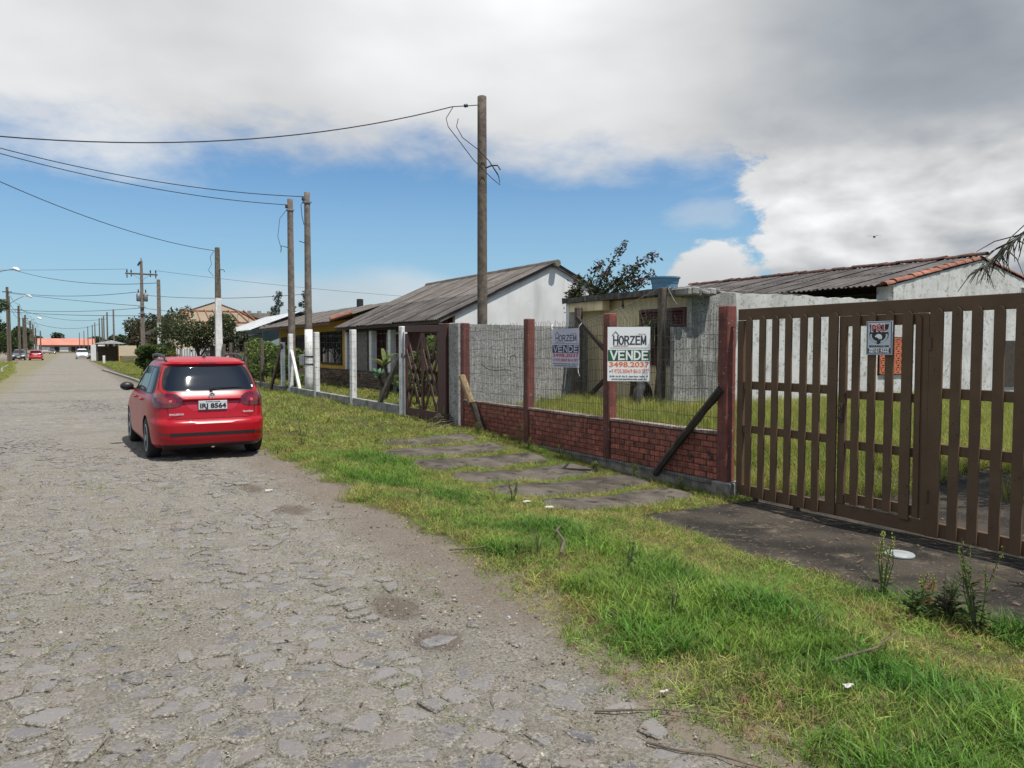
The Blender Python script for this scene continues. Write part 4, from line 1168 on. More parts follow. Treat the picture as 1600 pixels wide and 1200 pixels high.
mb = MB(); mb.tube([(-.1, 0, 7.1), (-.4, 0, 6.7), (-.5, -.05, 6.0), (-.35, 0, 5.5)], .010, 5); mb.tube([(-.1, 0, 5.6), (-.35, 0, 5.65), (-.38, 0, 5.4)], .016, 5); mb.build('service_wire', M_['cable'], p3)
MB().lathe([(.02, -.07), (.05, -.03), (.03, 0), (.05, .03), (.02, .07)], 8, T(-.15, 0, 7.18)).build('insulator', M_['cable'], p3, smooth=True)
MB().box((0, 0, 7.05), (.27, .27, .05)).build('bracket', M_['steel'], p3)
p4 = pole('concrete_pole', 'pole painted white up to its middle, rising in front of the dark bush', 6.8, 42.3, 6.88, .26, .15, 'pole', (-.2, 4.28), square=True, hook=5.7)
mb = MB(); mb.tube([(-.15, 0, 6.7), (-.35, 0, 6.4), (-.3, -.05, 6.0), (-.45, 0, 5.7), (-.2, 0, 5.4)], .012, 5); mb.build('service_wire', M_['cable'], p4)
p5 = pole('concrete_pole', 'thin pole with white base behind the crossarm pole', 6.0, 63.6, 6.85, .22, .16, 'pole_grey', (-.2, 3.6), square=True)
up = pole('utility_pole', 'tall grey utility pole with timber crossarm and transformer above the shrubs', 6.0, 78.6, 9.75, .30, .15, 'pole_grey', square=True)
ax = Vector((.985, -.17, 0))
MB().bar(tuple(-1.35 * ax + Vector((0, 0, 8.55))), tuple(1.35 * ax + Vector((0, 0, 8.50))), .11, .14).build('crossarm', M_['wood'], up)
mb = MB(); mb.bar(tuple(-.7 * ax + Vector((0, -.08, 8.45))), (0, -.12, 7.95), .03); mb.bar(tuple(.7 * ax + Vector((0, -.08, 8.45))), (0, -.12, 7.95), .03); mb.build('arm_brace', M_['steel'], up)
for s in (-1.2, -.85, .75, 1.2):
    c = s * ax + Vector((0, 0, 8.56))
    MB().lathe([(.02, -.45 if abs(s) > 1 else -.3), (.06, -.2), (.03, -.12), (.03, .1), (.07, .16), (.05, .32), (.02, .36)], 8, T(*c)).build('insulator', M_['cable'], up, smooth=True)
MB().box((-.2, -.1, 9.45), (.16, .14, .4), rot=(0, .5, 0)).build('cutout_fuse', M_['cable'], up)
MB().tube([(0, 0, 9.7), (0, 0, 10.0)], .045, 6).build('pole_cap', M_['steel'], up)
for s in (-1, 1):
    tr = MB().lathe([(.18, -.55), (.25, -.5), (.25, .2), (.16, .28)], 12, T(s * .30, -.15, 6.5) @ Matrix.Diagonal((.75, .75, .9, 1))).build('transformer', M_['steel'], up, smooth=True)
    MB().tube([(s * .30, -.15, 6.7), (s * .31, -.15, 7.1)], .05, 6).build('bushing', M_['cable'], tr)
for z in (4.9, 5.5): MB().lathe([(.33, -.03), (.33, .03)], 8, T(0, 0, z)).build('strap', M_['steel'], up)

far_poles = [(-6.3, 112.5, 9.2), (-6.3, 137, 8.1), (-6.3, 157, 7.5), (-6.3, 177, 7.1), (-6.3, 190, 6.7), (-6.3, 204, 6.4), (-6.3, 240, 6.4)]
names = ['dark street pole rising from the trees at the far left edge', 'street pole second along the left side', 'street pole third along the left side', 'street pole fourth along the left side', 'street pole fifth along the left side', 'street pole sixth along the left side', 'street pole last along the left side']
for (x, y, h), nm in zip(far_poles, names):
    p = pole('street_pole', nm, x, y, h, .28, .2, 'pole', square=True, group='poles along the left side of the street')
    if y < 180: MB().box((0, -.1, h - .6), (1.0, .12, .12)).build('crossarm', M_['wood'], p)
lamp_at = [(-6.35, 93, 9.3, 9.7, 1.9, 'street lamp head on a long arm reaching in from the left edge'), (-6.3, 114.6, 7.6, 8.3, 2.1, 'street lamp above the dark parked car on the left'), (-6.3, 150, 6.0, 6.7, 2.2, 'small distant street lamp on the left side')]
for x, y, z0, z1, L, nm in lamp_at:
    p = thing('street_lamp', nm, 'street lamp', (x, y, 0), group='street lamps on the left side')
    MB().lathe([(.2, -.3), (.14, z0 + .6)], 8).build('shaft', M_['pole'], p)
    MB().tube([(0, 0, z0 - .4), (L * .35, 0, z0 + .15), (L * .75, 0, z1 - .05), (L, 0, z1)], .045, 6).build('arm', M_['steel'], p)
    MB().lathe([(.05, -.05), (.2, .0), (.24, .12), (.14, .26), (.03, .32)], 12, T(L + .05, 0, z1 - .08) @ RY(.5) @ Matrix.Diagonal((1.6, 1, .9, 1))).build('lamp_head', M_['sign_white'], p, smooth=True)
rp = [(6.0, 151.5, 8.05, 'pole_wood', 'brown timber pole rising behind the far shelter'), (6.0, 130, 7.55, 'pole_grey', 'thin pale grey pole right of the far shelter'), (6.1, 169, 8.0, 'pole', 'dark pole above the scrub, first of a close pair'),
      (6.1, 178, 8.0, 'pole', 'dark pole above the scrub, second of a close pair'), (6.0, 190, 8.3, 'pole', 'dark far pole left of the close pair'), (6.0, 222, 8.3, 'pole', 'small far pole over the white car'),
      (6.0, 246, 8.4, 'pole', 'tiny far pole left of the white car'), (5.4, 272, 8.6, 'pole', 'tiny far pole before the red roof, taller'), (4.6, 290, 7.6, 'pole', 'tiny far pole before the red roof, shorter'), (3.4, 300, 7.2, 'pole', 'farthest pole on the right side of the street')]
for x, y, h, m, nm in rp: pole('street_pole', nm, x, y, h, .2, .15, m, square=True, group='poles along the right side of the street')
# poles on the left side that stand outside the picture and carry the crossing cables
pole('street_pole', 'short service pole across the street', -6.2, 17.4, 6.4, .14, .11, 'pole')
pole('street_pole', 'tall service pole across the street', -6.2, 26.8, 9.0, .16, .12, 'pole')

def cable(label, a, b, sag, r=.012, name='power_cable', n=28, low=None):
    a = Vector(a); b = Vector(b); pts = []
    for i in range(n + 1):
        u = i / n; p = a.lerp(b, u); p.z -= 4 * sag * u * (1 - u); pts.append(p)
    o = MB().tube(pts, r, 5).build(name, M_['cable'])
    return tag(o, label, 'cable')
cable('upper black service cable from the tallest pole across the street', (7.99, 16.63, 7.36), (-6.2, 17.4, 5.95), .98, .0125)
cable('black cable from the meter box pole across the street', (7.45, 27.8, 7.1), (-6.2, 26.8, 8.55), .62, .014)
cable('black cable from the plain grey pole across the street', (7.52, 30.5, 7.25), (-6.2, 26.8, 8.45), .58, .014)
cable('black cable sloping down to the half white pole', (6.65, 42.3, 6.72), (-6.2, 26.8, 8.75), .75, .015)
cable('thin cable from the left edge to the white based pole', (-4.5, 93, 9.6), (5.9, 63.6, 6.6), .55, .022)
cable('upper thin cable from the crossarm pole to the left', (-6.3, 112.5, 8.6), (5.8, 78.6, 6.9), .45, .025)
cable('middle thin cable from the crossarm pole to the left', (-6.3, 112.5, 8.5), (5.8, 78.6, 5.6), .1, .022)
cable('lower thin cable from the crossarm pole to the left', (-6.3, 112.5, 6.5), (5.8, 78.6, 5.4), .3, .022)
cable('lowest thin cable from the crossarm pole to the left', (-6.3, 112.5, 6.2), (5.8, 78.6, 4.7), .15, .025)
cable('thin cable from the crossarm pole over the beige house', (6.2, 78.6, 6.6), (16, 60, 5.9), .3, .02)
cable('second thin cable from the crossarm pole over the bush', (6.2, 78.6, 5.4), (13, 64, 4.4), .2, .02)
cable('hair thin high line running right from the crossarm', (7.1, 78.5, 8.9), (70, 74, 7.5), 1.2, .014)
cable('hair thin high line running left from the crossarm', (4.9, 78.8, 8.95), (-60, 120, 12.0), 1.0, .014)
for k, (za, zb) in enumerate(((8.6, 7.4), (7.2, 6.6), (6.4, 5.6))):
    mb = MB()
    ys = [112.5, 137, 157, 177, 190, 204, 240]
    pts = []
    for a, b in zip(ys[:-1], ys[1:]):
        for s in range(8):
            u = s / 8; hh = za + (zb - za) * ((a + (b - a) * u) - 112.5) / 127.5 - .9 * 4 * u * (1 - u) * .5
            pts.append((-6.2 + .15 * k, a + (b - a) * u, hh))
    mb.tube(pts, .022, 4)
    tag(mb.build('power_cable', M_['cable']), ['top', 'middle', 'bottom'][k] + ' line of cable slung pole to pole down the left side', 'cable')
cable('sagging cable across the far street to the right poles', (-6.3, 137, 7.6), (6.0, 151.5, 6.9), .9, .025)
cable('lower sagging cable across the far street', (-6.3, 157, 6.6), (6.0, 190, 7.0), 1.2, .03)

# ================================================================== HOUSES
_sheet = {}
def sheet_mesh(w, L, mat, amp=.022, pitch=.177, seg=6):
    key = (round(w, 2), round(L, 2), mat.name)
    if key in _sheet: return _sheet[key]
    n = int(w / pitch * seg)
    top = [[(-w / 2 + w * i / n, y, amp * math.cos((-w / 2 + w * i / n) / pitch * 6.283)) for i in range(n + 1)] for y in (0, L)]
    mb = MB(); mb.sheet(top); mb.sheet([[(p[0], p[1], p[2] - .009) for p in r][::-1] for r in top])
    mb.sheet([[(p[0], p[1], p[2] - .009) for p in top[0]], top[0]])
    mb.sheet([top[1], [(p[0], p[1], p[2] - .009) for p in top[1]]])
    _sheet[key] = mb.mesh('roof_sheet', mat); return _sheet[key]
def slope(root, loc, xe, ze, xr, zr, ya, yb, rows, mats, name='roof', col=1.0):
    """corrugated slope from the eave (xe,ze) to the ridge (xr,zr), laid sheet by sheet"""
    d = Vector((xr - xe, 0, zr - ze)); L = d.length; ey = d / L
    ex = Vector((0, -1, 0)) if xr > xe else Vector((0, 1, 0))
    ez = ex.cross(ey)
    B = Matrix((ex, ey, ez)).transposed().to_4x4()
    roof = MB()
    # battens / purlins carry the sheets
    for k in range(3):
        u = (k + .5) / 3
        roof.box(Vector((xe, (ya + yb) / 2, ze)) + d * u - ez * .08 - Vector(loc), (.07, abs(yb - ya) - .3, .07))
    rf = roof.build(name, M_['wood_dark'], root)
    n = max(1, int(round(abs(yb - ya) / col))); w = abs(yb - ya) / n
    acc = 0
    for r, (fr, m) in enumerate(zip(rows, mats)):
        Ls = L * fr
        me = sheet_mesh(w + .06, Ls + (.14 if r < len(rows) - 1 else 0), M_[m])
        for k in range(n):
            o = Vector((xe, ya + (k + .5) * w, ze)) + ey * (acc + rng.uniform(-.025, .025)) + ez * (.012 * r + .006 * (k % 2) + rng.uniform(-.004, .004)) - Vector(loc)
            link('roof_sheet', me, rf, T(*o) @ B @ RZ(rng.uniform(-.006, .006)))
        acc += Ls
    return rf
def wallpoly(name, poly, y, th, mat, root, loc):
    """wall standing across the street direction; poly in (x, z)"""
    return MB().prism([(x - loc[0], z - loc[2]) for x, z in poly], th, T(0, y + th - loc[1], 0) @ RX(math.pi / 2)).build(name, M_[mat], root)
def wb(name, x0, x1, y0, y1, z0, z1, mat, root, loc, bevel=.006):
    return MB().box(((x0 + x1) / 2 - loc[0], (y0 + y1) / 2 - loc[1], (z0 + z1) / 2 - loc[2]), (abs(x1 - x0), abs(y1 - y0), abs(z1 - z0))).build(name, M_[mat], root, bevel=bevel)
def window_x(root, loc, x, y0, y1, z0, z1, frame, pane, bars=1, shutter=False, face=-1):
    """window or shutter on a wall that faces -X"""
    w = MB()
    for a in (y0, y1): w.box((x - loc[0] - .03, a - loc[1], (z0 + z1) / 2 - loc[2]), (.09, .07, z1 - z0 + .07))
    for a in (z0, z1): w.box((x - loc[0] - .032, (y0 + y1) / 2 - loc[1], a - loc[2]), (.086, y1 - y0 - .07, .07))
    for k in range(bars): w.box((x - loc[0] - .02, y0 + (y1 - y0) * (k + 1) / (bars + 1) - loc[1], (z0 + z1) / 2 - loc[2]), (.05, .05, z1 - z0 - .07))
    f = w.build('window', M_[frame], root)
    if shutter:
        m2 = MB(); n = max(6, int((z1 - z0) / .07))
        for k in range(n):
            m2.box((x - loc[0] - .022, (y0 + y1) / 2 - loc[1], z0 + .04 + (z1 - z0 - .08) * (k + .5) / n - loc[2]), (.012, y1 - y0 - .08, (z1 - z0) / n * 1.15), rot=(0, .5, 0))
        m2.build('shutter', M_[pane], f)
    else:
        MB().box((x - loc[0] - .008, (y0 + y1) / 2 - loc[1], (z0 + z1) / 2 - loc[2]), (.012, y1 - y0 - .06, z1 - z0 - .06)).build('pane', M_[pane], f)
    return f

# ---- white gabled house
lA = (14.3, 27.0, 0.0)
hA = thing('white_house', 'white gabled house with a blackened corrugated roof and brown porch behind the white posts', 'house', lA)
sl = (4.56 - 2.58) / 4.3
zr_ = lambda x: 4.50 - sl * abs(x - 14.3)
wallpoly('gable_wall', [(10.6, 0), (18.2, 0), (18.2, zr_(18.2)), (14.3, zr_(14.3)), (10.6, zr_(10.6))], 21.95, .18, 'plaster', hA, lA)
wallpoly('gable_wall', [(10.6, 0), (18.2, 0), (18.2, zr_(18.2)), (14.3, zr_(14.3)), (10.6, zr_(10.6))], 32.1, .18, 'plaster', hA, lA)
wb('back_wall', 18.0, 18.2, 22.14, 32.09, 0, zr_(18.2) - .1, 'plaster', hA, lA)
wb('front_wall', 10.95, 11.1, 22.14, 32.09, 0, 2.85, 'brown_in', hA, lA)
slope(hA, lA, 9.95, 2.57, 14.32, 4.56, 21.86, 32.5, (.46, .54), ('fibro', 'fibro_mid'))
slope(hA, lA, 18.65, 2.57, 14.28, 4.56, 21.86, 32.5, (.46, .54), ('fibro', 'fibro_mid'))
for k in range(11): MB().lathe([(.13, -.52), (.12, .52)], 8, T(14.3 - lA[0], 22.2 + k * .98 - lA[1], 4.53) @ RX(math.pi / 2)).build('ridge_cap', M_['fibro_mid'], hA)
sd_ = -1
for s in (-1, 1):
    MB().bar((s * .03, 21.90 - lA[1], 4.50), (s * 4.32, 21.90 - lA[1], 4.50 - sl * 4.32), .05, .13, roll=0).build('verge_board', M_['fibro'], hA)
wb('fascia', 9.98, 10.02, 21.8, 32.4, 2.43, 2.53, 'wood_dark', hA, lA)
wb('porch_beam', 10.3, 10.45, 22.14, 32.09, 2.36, 2.60, 'wood_dark', hA, lA)
for y in (26.9, 28.95, 32.0): wb('porch_column', 10.28, 10.5, y - .14, y + .14, 0, 2.358, 'plaster', hA, lA)
wb('porch_panel', 10.42, 10.52, 29.75, 30.95, .75, 2.358, 'concrete', hA, lA)  # white wall; the porch shade is put into its grey colour
window_x(hA, lA, 10.95, 27.2, 28.7, .2, 2.25, 'white', 'shutter', 1, True)
window_x(hA, lA, 10.95, 29.2, 30.9, .8, 2.25, 'lattice', 'shutter', 1, True)
window_x(hA, lA, 10.95, 23.4, 25.0, .9, 2.2, 'lattice', 'dark', 1)
# ledge stone wall in front of the porch
lw = thing('stone_wall', 'low wall of brown ledge stones in front of the porch of the white house', 'wall', (10.15, 31, 0))
MB().box((.06, 0, .36), (.16, 8.9, .72)).build('core', M_['dark'], lw)
me_w = [MB().box((0, 0, 0), (.14, .42, .088)).mesh('ledge_stone', M_['wallstone'], bevel=.014) for _ in range(1)]
for c in range(8):
    y = -4.45
    while y < 4.3:
        s = rng.uniform(.6, 1.25); L = .43 * s
        link('ledge_stone', me_w[0], lw, T(-.03 + rng.uniform(-.025, .02), y + L / 2, .045 + c * .092) @ RX(rng.uniform(-.02, .02)) @ Matrix.Diagonal((1, s, rng.uniform(.85, 1.05), 1)))
        y += L + .012
MB().box((.02, 0, .755), (.24, 9.0, .05)).build('coping', M_['wood_dark'], lw, bevel=.01)
tag(MB().box((9.0, 33.2, .42), (.2, 2.6, .84)).build('brick_wall', pmat('orange brick wall', (.36, .15, .075), (.45, .42, .38), 7, rough=.9, bump=.5)), 'short patchy orange and white brick wall behind the meter box pole', 'wall')

# ---- ochre house
lB = (12.9, 40.0, 0.0)
hB = thing('ochre_house', 'low ochre yellow house with grey corrugated roof left of the white house', 'house', lB)
wb('front_wall', 11.0, 11.15, 33.6, 47.0, 0, 2.98, 'yellow', hB, lB)
wallpoly('side_wall', [(11.16, 0), (15.3, 0), (15.3, 3.0), (12.9, 3.66), (11.16, 3.1)], 33.6, .15, 'yellow', hB, lB)
wallpoly('side_wall', [(11.16, 0), (15.3, 0), (15.3, 3.0), (12.9, 3.66), (11.16, 3.1)], 46.85, .15, 'yellow', hB, lB)
slope(hB, lB, 9.9, 2.85, 12.92, 3.8, 33.0, 47.3, (1.0,), ('fibro_mid',))
slope(hB, lB, 15.9, 2.85, 12.88, 3.8, 33.0, 47.3, (1.0,), ('fibro_mid',))
wb('fascia', 9.92, 9.96, 33.1, 47.2, 2.70, 2.80, 'lattice', hB, lB)
window_x(hB, lB, 11.0, 34.8, 38.1, .95, 2.45, 'wood_dark', 'glass', 2)
window_x(hB, lB, 11.0, 41.2, 43.0, 1.0, 2.35, 'lattice', 'dark', 1)
window_x(hB, lB, 11.0, 45.2, 46.2, .1, 2.3, 'lattice', 'shutter', 0, True)
tiles = MB()
for k in range(3): tiles.lathe([(.09, -.17), (.11, .17)], 8, T(10.1 + k * .32 - lB[0], 33.1 - lB[1], 2.99 + k * .10) @ RY(1.26))
tiles.build('verge_tiles', M_['terra'], hB)
MB().lathe([(.17, -.5), (.17, .12), (.02, .14)], 12, T(.0, -2.2, 4.05)).build('chimney', M_['cable'], hB)
# ---- house with pale metal roof and awnings
lC = (12, 52.5, 0)
hC = thing('pale_roof_house', 'house with pale metal roof and light awnings just left of the ochre house', 'house', lC)
wb('front_wall', 10.3, 10.45, 48.2, 57, 0, 2.95, 'blue_wall', hC, lC)
wallpoly('side_wall', [(10.46, 0), (14.4, 0), (14.4, 2.9), (12.4, 3.75), (10.46, 3.0)], 48.2, .15, 'blue_wall', hC, lC)
slope(hC, lC, 9.5, 2.8, 12.5, 3.95, 47.7, 57.4, (1.0,), ('fibro_pale',)); slope(hC, lC, 15.5, 2.8, 12.5, 3.95, 47.7, 57.4, (1.0,), ('fibro_pale',))
for y0 in (48.4, 52.4):
    m2 = MB(); m2.sheet([[(8.6 - lC[0], y0 + k * .3 - lC[1], 2.2 + .02 * (k % 2)) for k in range(13)], [(10.28 - lC[0], y0 + k * .3 - lC[1], 2.62 + .02 * (k % 2)) for k in range(13)]])
    m2.sheet([[(10.28 - lC[0], y0 + k * .3 - lC[1], 2.60 + .02 * (k % 2)) for k in range(13)], [(8.6 - lC[0], y0 + k * .3 - lC[1], 2.18 + .02 * (k % 2)) for k in range(13)]])
    m2.build('awning', M_['fibro_pale'], hC)
window_x(hC, lC, 10.3, 49, 51.5, .9, 2.1, 'white', 'glass', 2); window_x(hC, lC, 10.3, 53, 55.5, .9, 2.1, 'white', 'glass', 2)
# ---- beige gabled house and rafters under construction
lD = (10.4, 68, 0)
hD = thing('beige_house', 'tall beige gabled house wall above the dark bush', 'house', lD)
wallpoly('gable_wall', [(7.3, 0), (13.4, 0), (13.4, 4.25), (10.35, 5.35), (7.3, 4.25)], 66, .2, 'beige', hD, lD)
wb('side_wall', 7.3, 7.5, 66.21, 78, 0, 4.2, 'beige', hD, lD); wb('side_wall', 13.2, 13.4, 66.21, 78, 0, 4.2, 'beige', hD, lD)
for s in (-1, 1):
    m2 = MB(); m2.prism([(0, 0), (3.5, -1.262), (3.5, -1.18), (0, .09)] if s > 0 else [(0, 0), (0, .09), (-3.5, -1.18), (-3.5, -1.262)], 12.32, T(-.05, 78.3 - lD[1], 5.37) @ RX(math.pi / 2)); m2.build('roof', M_['terra_dark'], hD)
tfm = thing('roof_frame', 'open frame of reddish roof rafters in front of the beige gable', 'roof frame', (9.6, 59, 0))
for x in (-2.6, -.9, .9, 2.6): MB().box((x, 0, 1.75), (.14, .14, 3.5)).build('post', M_['timber_red'], tfm)
MB().box((0, 0, 3.56), (5.6, .12, .12)).build('beam', M_['timber_red'], tfm); MB().box((0, 3.2, 4.5), (4.6, .12, .12)).build('beam', M_['timber_red'], tfm)
for k in range(9):
    x = -2.7 + k * .67; MB().bar((x, -.3, 3.55), (x * .85, 3.3, 4.62), .07, .1).build('rafter', M_['timber_red'], tfm)
for s in (-1, 1): MB().bar((s * 3.3, -.4, 3.2), (s * 2.0, 3.2, 4.5), .09, .12).build('hip_rafter', M_['timber_red'], tfm)
eh = thing('block_building', 'raw grey block building with flat top right of the beige gable', 'building', (15.8, 78, 0))
MB().box((0, 0, 2.5), (2.9, 6, 5.05)).build('wall', M_['block'], eh)
for k in range(3): MB().box((-.9 + k * .9, -2.6, 5.13), (.3, .3, .2)).build('wall_stub', M_['block'], eh)
wh = thing('white_building', 'small white building with dark roof behind the crossarm pole', 'building', (10.2, 108, 0))
MB().box((0, 0, 1.75), (4.2, 7, 3.5)).build('wall', M_['plaster'], wh)
m2 = MB(); m2.prism([(-2.5, 3.4), (2.5, 3.4), (2.5, 3.52), (0, 4.4), (-2.5, 3.52)], 7.6, T(0, 3.8, 0) @ RX(math.pi / 2)); m2.build('roof', M_['fibro'], wh)

# ---- far building with red roof closing the street
fb = thing('red_roof_building', 'long low building with pale red roof closing the far end of the street', 'building', (-.5, 336, 0))
MB().box((0, 0, 1.6), (17.6, 9, 3.2)).build('wall', pmat('tan wall', (.30, .24, .17), (.24, .19, .13), .2), fb)
m2 = MB(); m2.prism([(-5.4, 3.1), (0, 5.6), (5.4, 3.1), (5.4, 3.0), (0, 5.45), (-5.4, 3.0)], 18.6, T(-9.3, 0, 0) @ RZ(math.pi / 2) @ RX(math.pi / 2)); m2.build('roof', pmat('pale red roof', (.50, .20, .14), (.44, .17, .12), .4), fb)
for x, w, m in ((-6.6, 2.6, 'white'), (-3.2, 1.3, 'dark'), (-.8, 2.8, 'white'), (2.2, 1.2, 'dark'), (4.2, 1.6, 'dark'), (6.8, 1.8, 'dark')):
    f = MB().box((x, -4.52, 1.5), (w + .2, .08, 1.9)).build('window', M_['wood'], fb); MB().box((x, -4.57, 1.5), (w, .05, 1.7)).build('pane', M_[m], f)
# ---- shelter and hoarding
ks = thing('street_shelter', 'small open shelter with yellow side wall and pale roof down the street', 'shelter', (4.6, 112, 0))
for x, y in ((-1.4, -1.2), (1.3, -1.2), (-1.4, 1.2), (1.3, 1.2)): MB().box((x, y, 1.15), (.14, .14, 2.3)).build('post', M_['wood'], ks)
MB().box((1.1, 0, 1.1), (.12, 2.5, 2.2)).build('side_wall', M_['yellow'], ks); MB().box((-.2, 1.3, 1.0), (2.5, .1, 2.0)).build('back_wall', M_['wood'], ks)
MB().prism([(-1.9, 2.3), (1.9, 2.3), (.2, 2.75)], 3.4, T(0, 1.7, 0) @ RX(math.pi / 2)).build('roof', M_['fibro_pale'], ks)
tag(MB().box((3.55, 121, 1.1), (1.7, 2.6, 2.2)).build('white_kiosk', M_['plaster'], bevel=.03), 'white box kiosk next to the far shelter', 'kiosk')
hb = thing('hoarding', 'blank beige hoarding on two posts near the crossarm pole', 'sign', (6.0, 100, 0))
MB().box((0, 0, 1.43), (1.85, .06, 1.2)).build('panel', M_['beige'], hb)
for x in (-.7, .7): MB().box((x, .08, .9), (.1, .1, 1.8)).build('post', M_['wood_pale'], hb)
tag(MB().box((3.4, 96, .45), (.25, .25, .9)).build('bollard', M_['white'], bevel=.03), 'small white post in the grass before the far shelter', 'bollard')

# ================================================================== stained house behind the brown gate
lS = (18.0, 16.0, 0.0)
hS = thing('stained_house', 'mould stained house with terracotta edged roof behind the brown gate', 'house', lS)
sS = (4.27 - 3.36) / 4.25
zS = lambda x: 4.27 - sS * abs(x - 23.42)
n = 24
top = [(11.98 + (18.5 - 11.98) * k / n, 2.97 - .03 * k / n + .025 * float(wob(k * 1.7, 3, 1))) for k in range(n + 1)]
wallpoly('side_wall', [(11.98, 0)] + [(28.2, 0), (28.2, zS(28.2)), (23.42, 4.27), (19.2, zS(19.2)), (19.2, 2.94), (18.5, 2.92)][0:] + top[::-1], 12.8, .16, 'stucco_light', hS, lS)
wallpoly('corner_render', [(11.99, 0), (13.35, 0), (13.2, 1.1), (13.4, 2.0), (13.3, 2.93), (11.99, 2.95)], 12.765, .034, 'stucco', hS, lS)
wb('front_wall', 19.6, 19.75, 12.97, 24.6, 0, 2.6, 'stucco_light', hS, lS)
wb('gable_return', 19.2, 19.36, 12.97, 13.3, 2.6, 3.34, 'stucco_light', hS, lS)
wallpoly('back_gable', [(19.8, 0), (28.2, 0), (28.2, zS(28.2)), (23.42, 4.2), (19.8, zS(19.8))], 24.6, .16, 'stucco_light', hS, lS)
wb('gable_sill', 25.6, 27.6, 12.74, 12.80, 3.52, 3.56, 'stucco_light', hS, lS)
zo = .10
r1 = slope(hS, lS, 18.75, zS(18.75) + zo - .02, 23.42, 4.27 + zo, 13.0, 25.0, (.5, .5), ('fibro', 'fibro'))
slope(hS, lS, 28.5, zS(28.5) + zo, 23.42, 4.27 + zo, 13.0, 25.0, (.5, .5), ('fibro', 'fibro'))
def half_tile(mat, r=.10, L=.42):
    prof = []; rows = []
    for j, rr in ((0, r), (1, r * .86)):
        rows.append([(rr * math.cos(a), -L / 2 + L * j, rr * .75 * math.sin(a)) for a in np.linspace(0, math.pi, 9)])
    inner = [[(p[0] * .86, p[1], p[2] * .86) for p in row][::-1] for row in rows]
    mb = MB(); mb.sheet(rows); mb.sheet(inner)
    mb.sheet([rows[0][::-1], inner[0]]); mb.sheet([rows[1], inner[1][::-1]])
    return mb.mesh('tile', mat, smooth=False)
vt = half_tile(M_['terra'], .13, .50); rt_ = half_tile(M_['terra_dark'], .13, .46)
k = 0; x = 19.1
ang = math.atan(sS)
while x < 23.4:
    link('verge_tile', vt, r1, T(x - lS[0], 12.87 - lS[1], zS(x) + .055 + rng.uniform(-.012, .012)) @ RY(-ang) @ RZ(-math.pi / 2 + rng.uniform(-.06, .06)) @ RX(-.03)); x += .40
x = 23.7
while x < 28.3:
    link('verge_tile', vt, r1, T(x - lS[0], 12.87 - lS[1], zS(x) + .055) @ RY(ang) @ RZ(math.pi / 2 + rng.uniform(-.06, .06))); x += .40
y = 12.9
while y < 25:
    link('ridge_tile', rt_, r1, T(23.42 - lS[0], y - lS[1], 4.40 + rng.uniform(-.015, .02)) @ RX(rng.uniform(-.05, .05))); y += .40
# clay vent screen
vs_ = MB()
cy, cx0, cx1, cz0, cz1 = 12.79, 18.62, 19.72, .98, 1.94
vs_.box((cx0 - .02 + .56 - lS[0], cy + .015 - lS[1], (cz0 + cz1) / 2), (cx1 - cx0 + .06, .02, cz1 - cz0 + .06))
scr = vs_.build('vent_screen', M_['dark'], hS)
blk = MB()
for a, b in (((-.1, -.1), (.1, -.1)), ((.1, -.1), (.1, .1)), ((.1, .1), (-.1, .1)), ((-.1, .1), (-.1, -.1)), ((-.09, -.09), (.09, .09)), ((-.09, .09), (.09, -.09))):
    blk.bar((a[0], 0, a[1]), (b[0], 0, b[1]), .045, .03)
blk.lathe([(.06, -.02), (.06, .02), (.03, .02), (.03, -.02)], 8, RX(math.pi / 2), cap=False)
bme = blk.mesh('vent_block', M_['terra_block'])
for i in range(5):
    for j in range(5):
        link('vent_block', bme, scr, T(cx0 + .12 + i * .215 - lS[0], cy - .03 - lS[1], cz0 + .10 + j * .19) @ Matrix.Diagonal((1.03, 1, .92, 1)))
wb('window', 24.6, 25.8, 12.74, 12.79, .5, 1.9, 'wood_dark', hS, lS)
# ---- open porch with flat slab
lP = (12.8, 15, 0.0)
hP = thing('porch', 'flat roofed cream porch with black stained slab edge under the blue tank', 'porch', lP)
n = 18; mb = MB()
ysl = [12.965 + (17.25 - 12.965) * k / n for k in range(n + 1)]
A = [(11.5 + .015 * float(wob(y * 4, 1, 1)) - lP[0], y - lP[1], 2.995 + .012 * float(wob(y * 3, 5, 1))) for y in ysl]
B = [(11.5 + .02 * float(wob(y * 4, 2, 1)) - lP[0], y - lP[1], 2.865 + .012 * float(wob(y * 3, 9, 1))) for y in ysl]
Cc = [(16 - lP[0], y - lP[1], 2.865) for y in ysl]; Dd = [(16 - lP[0], y - lP[1], 3.0) for y in ysl]
mb.sheet([A, B, Cc, Dd, A]); mb.f += [(0, n + 1, 2 * (n + 1), 3 * (n + 1)), tuple(k * (n + 1) + n for k in (3, 2, 1, 0))]; mb.mi += [0, 0]
mb.build('roof_slab', M_['soot'], hP, fix=True)
mb = MB()
for k in range(7):
    u = k / 6
    mb.box((11.6 + .30 * u + .5 * u * u - lP[0], 12.66 - .03 * math.sin(k * 2.1) - lP[1], 2.88 + .03 * math.sin(k * 1.3)), (.2, .60 + .07 * math.sin(k * 1.7), .17 - .05 * u + .03 * math.sin(k * 2.7)), rot=(.05 * math.sin(k), .08 * math.cos(k * 1.4), .2 * math.sin(k * 3)))
mb.build('broken_parapet', M_['stucco'], hP, bevel=.03)
wb('beam', 11.62, 11.85, 15.6, 17.2, 2.62, 2.864, 'cream', hP, lP)
wb('back_wall', 12.0, 12.13, 12.97, 17.2, 0, 2.864, 'cream', hP, lP)
wb('half_wall', 11.42, 11.97, 12.72, 12.86, 0, 2.13, 'stucco', hP, lP)
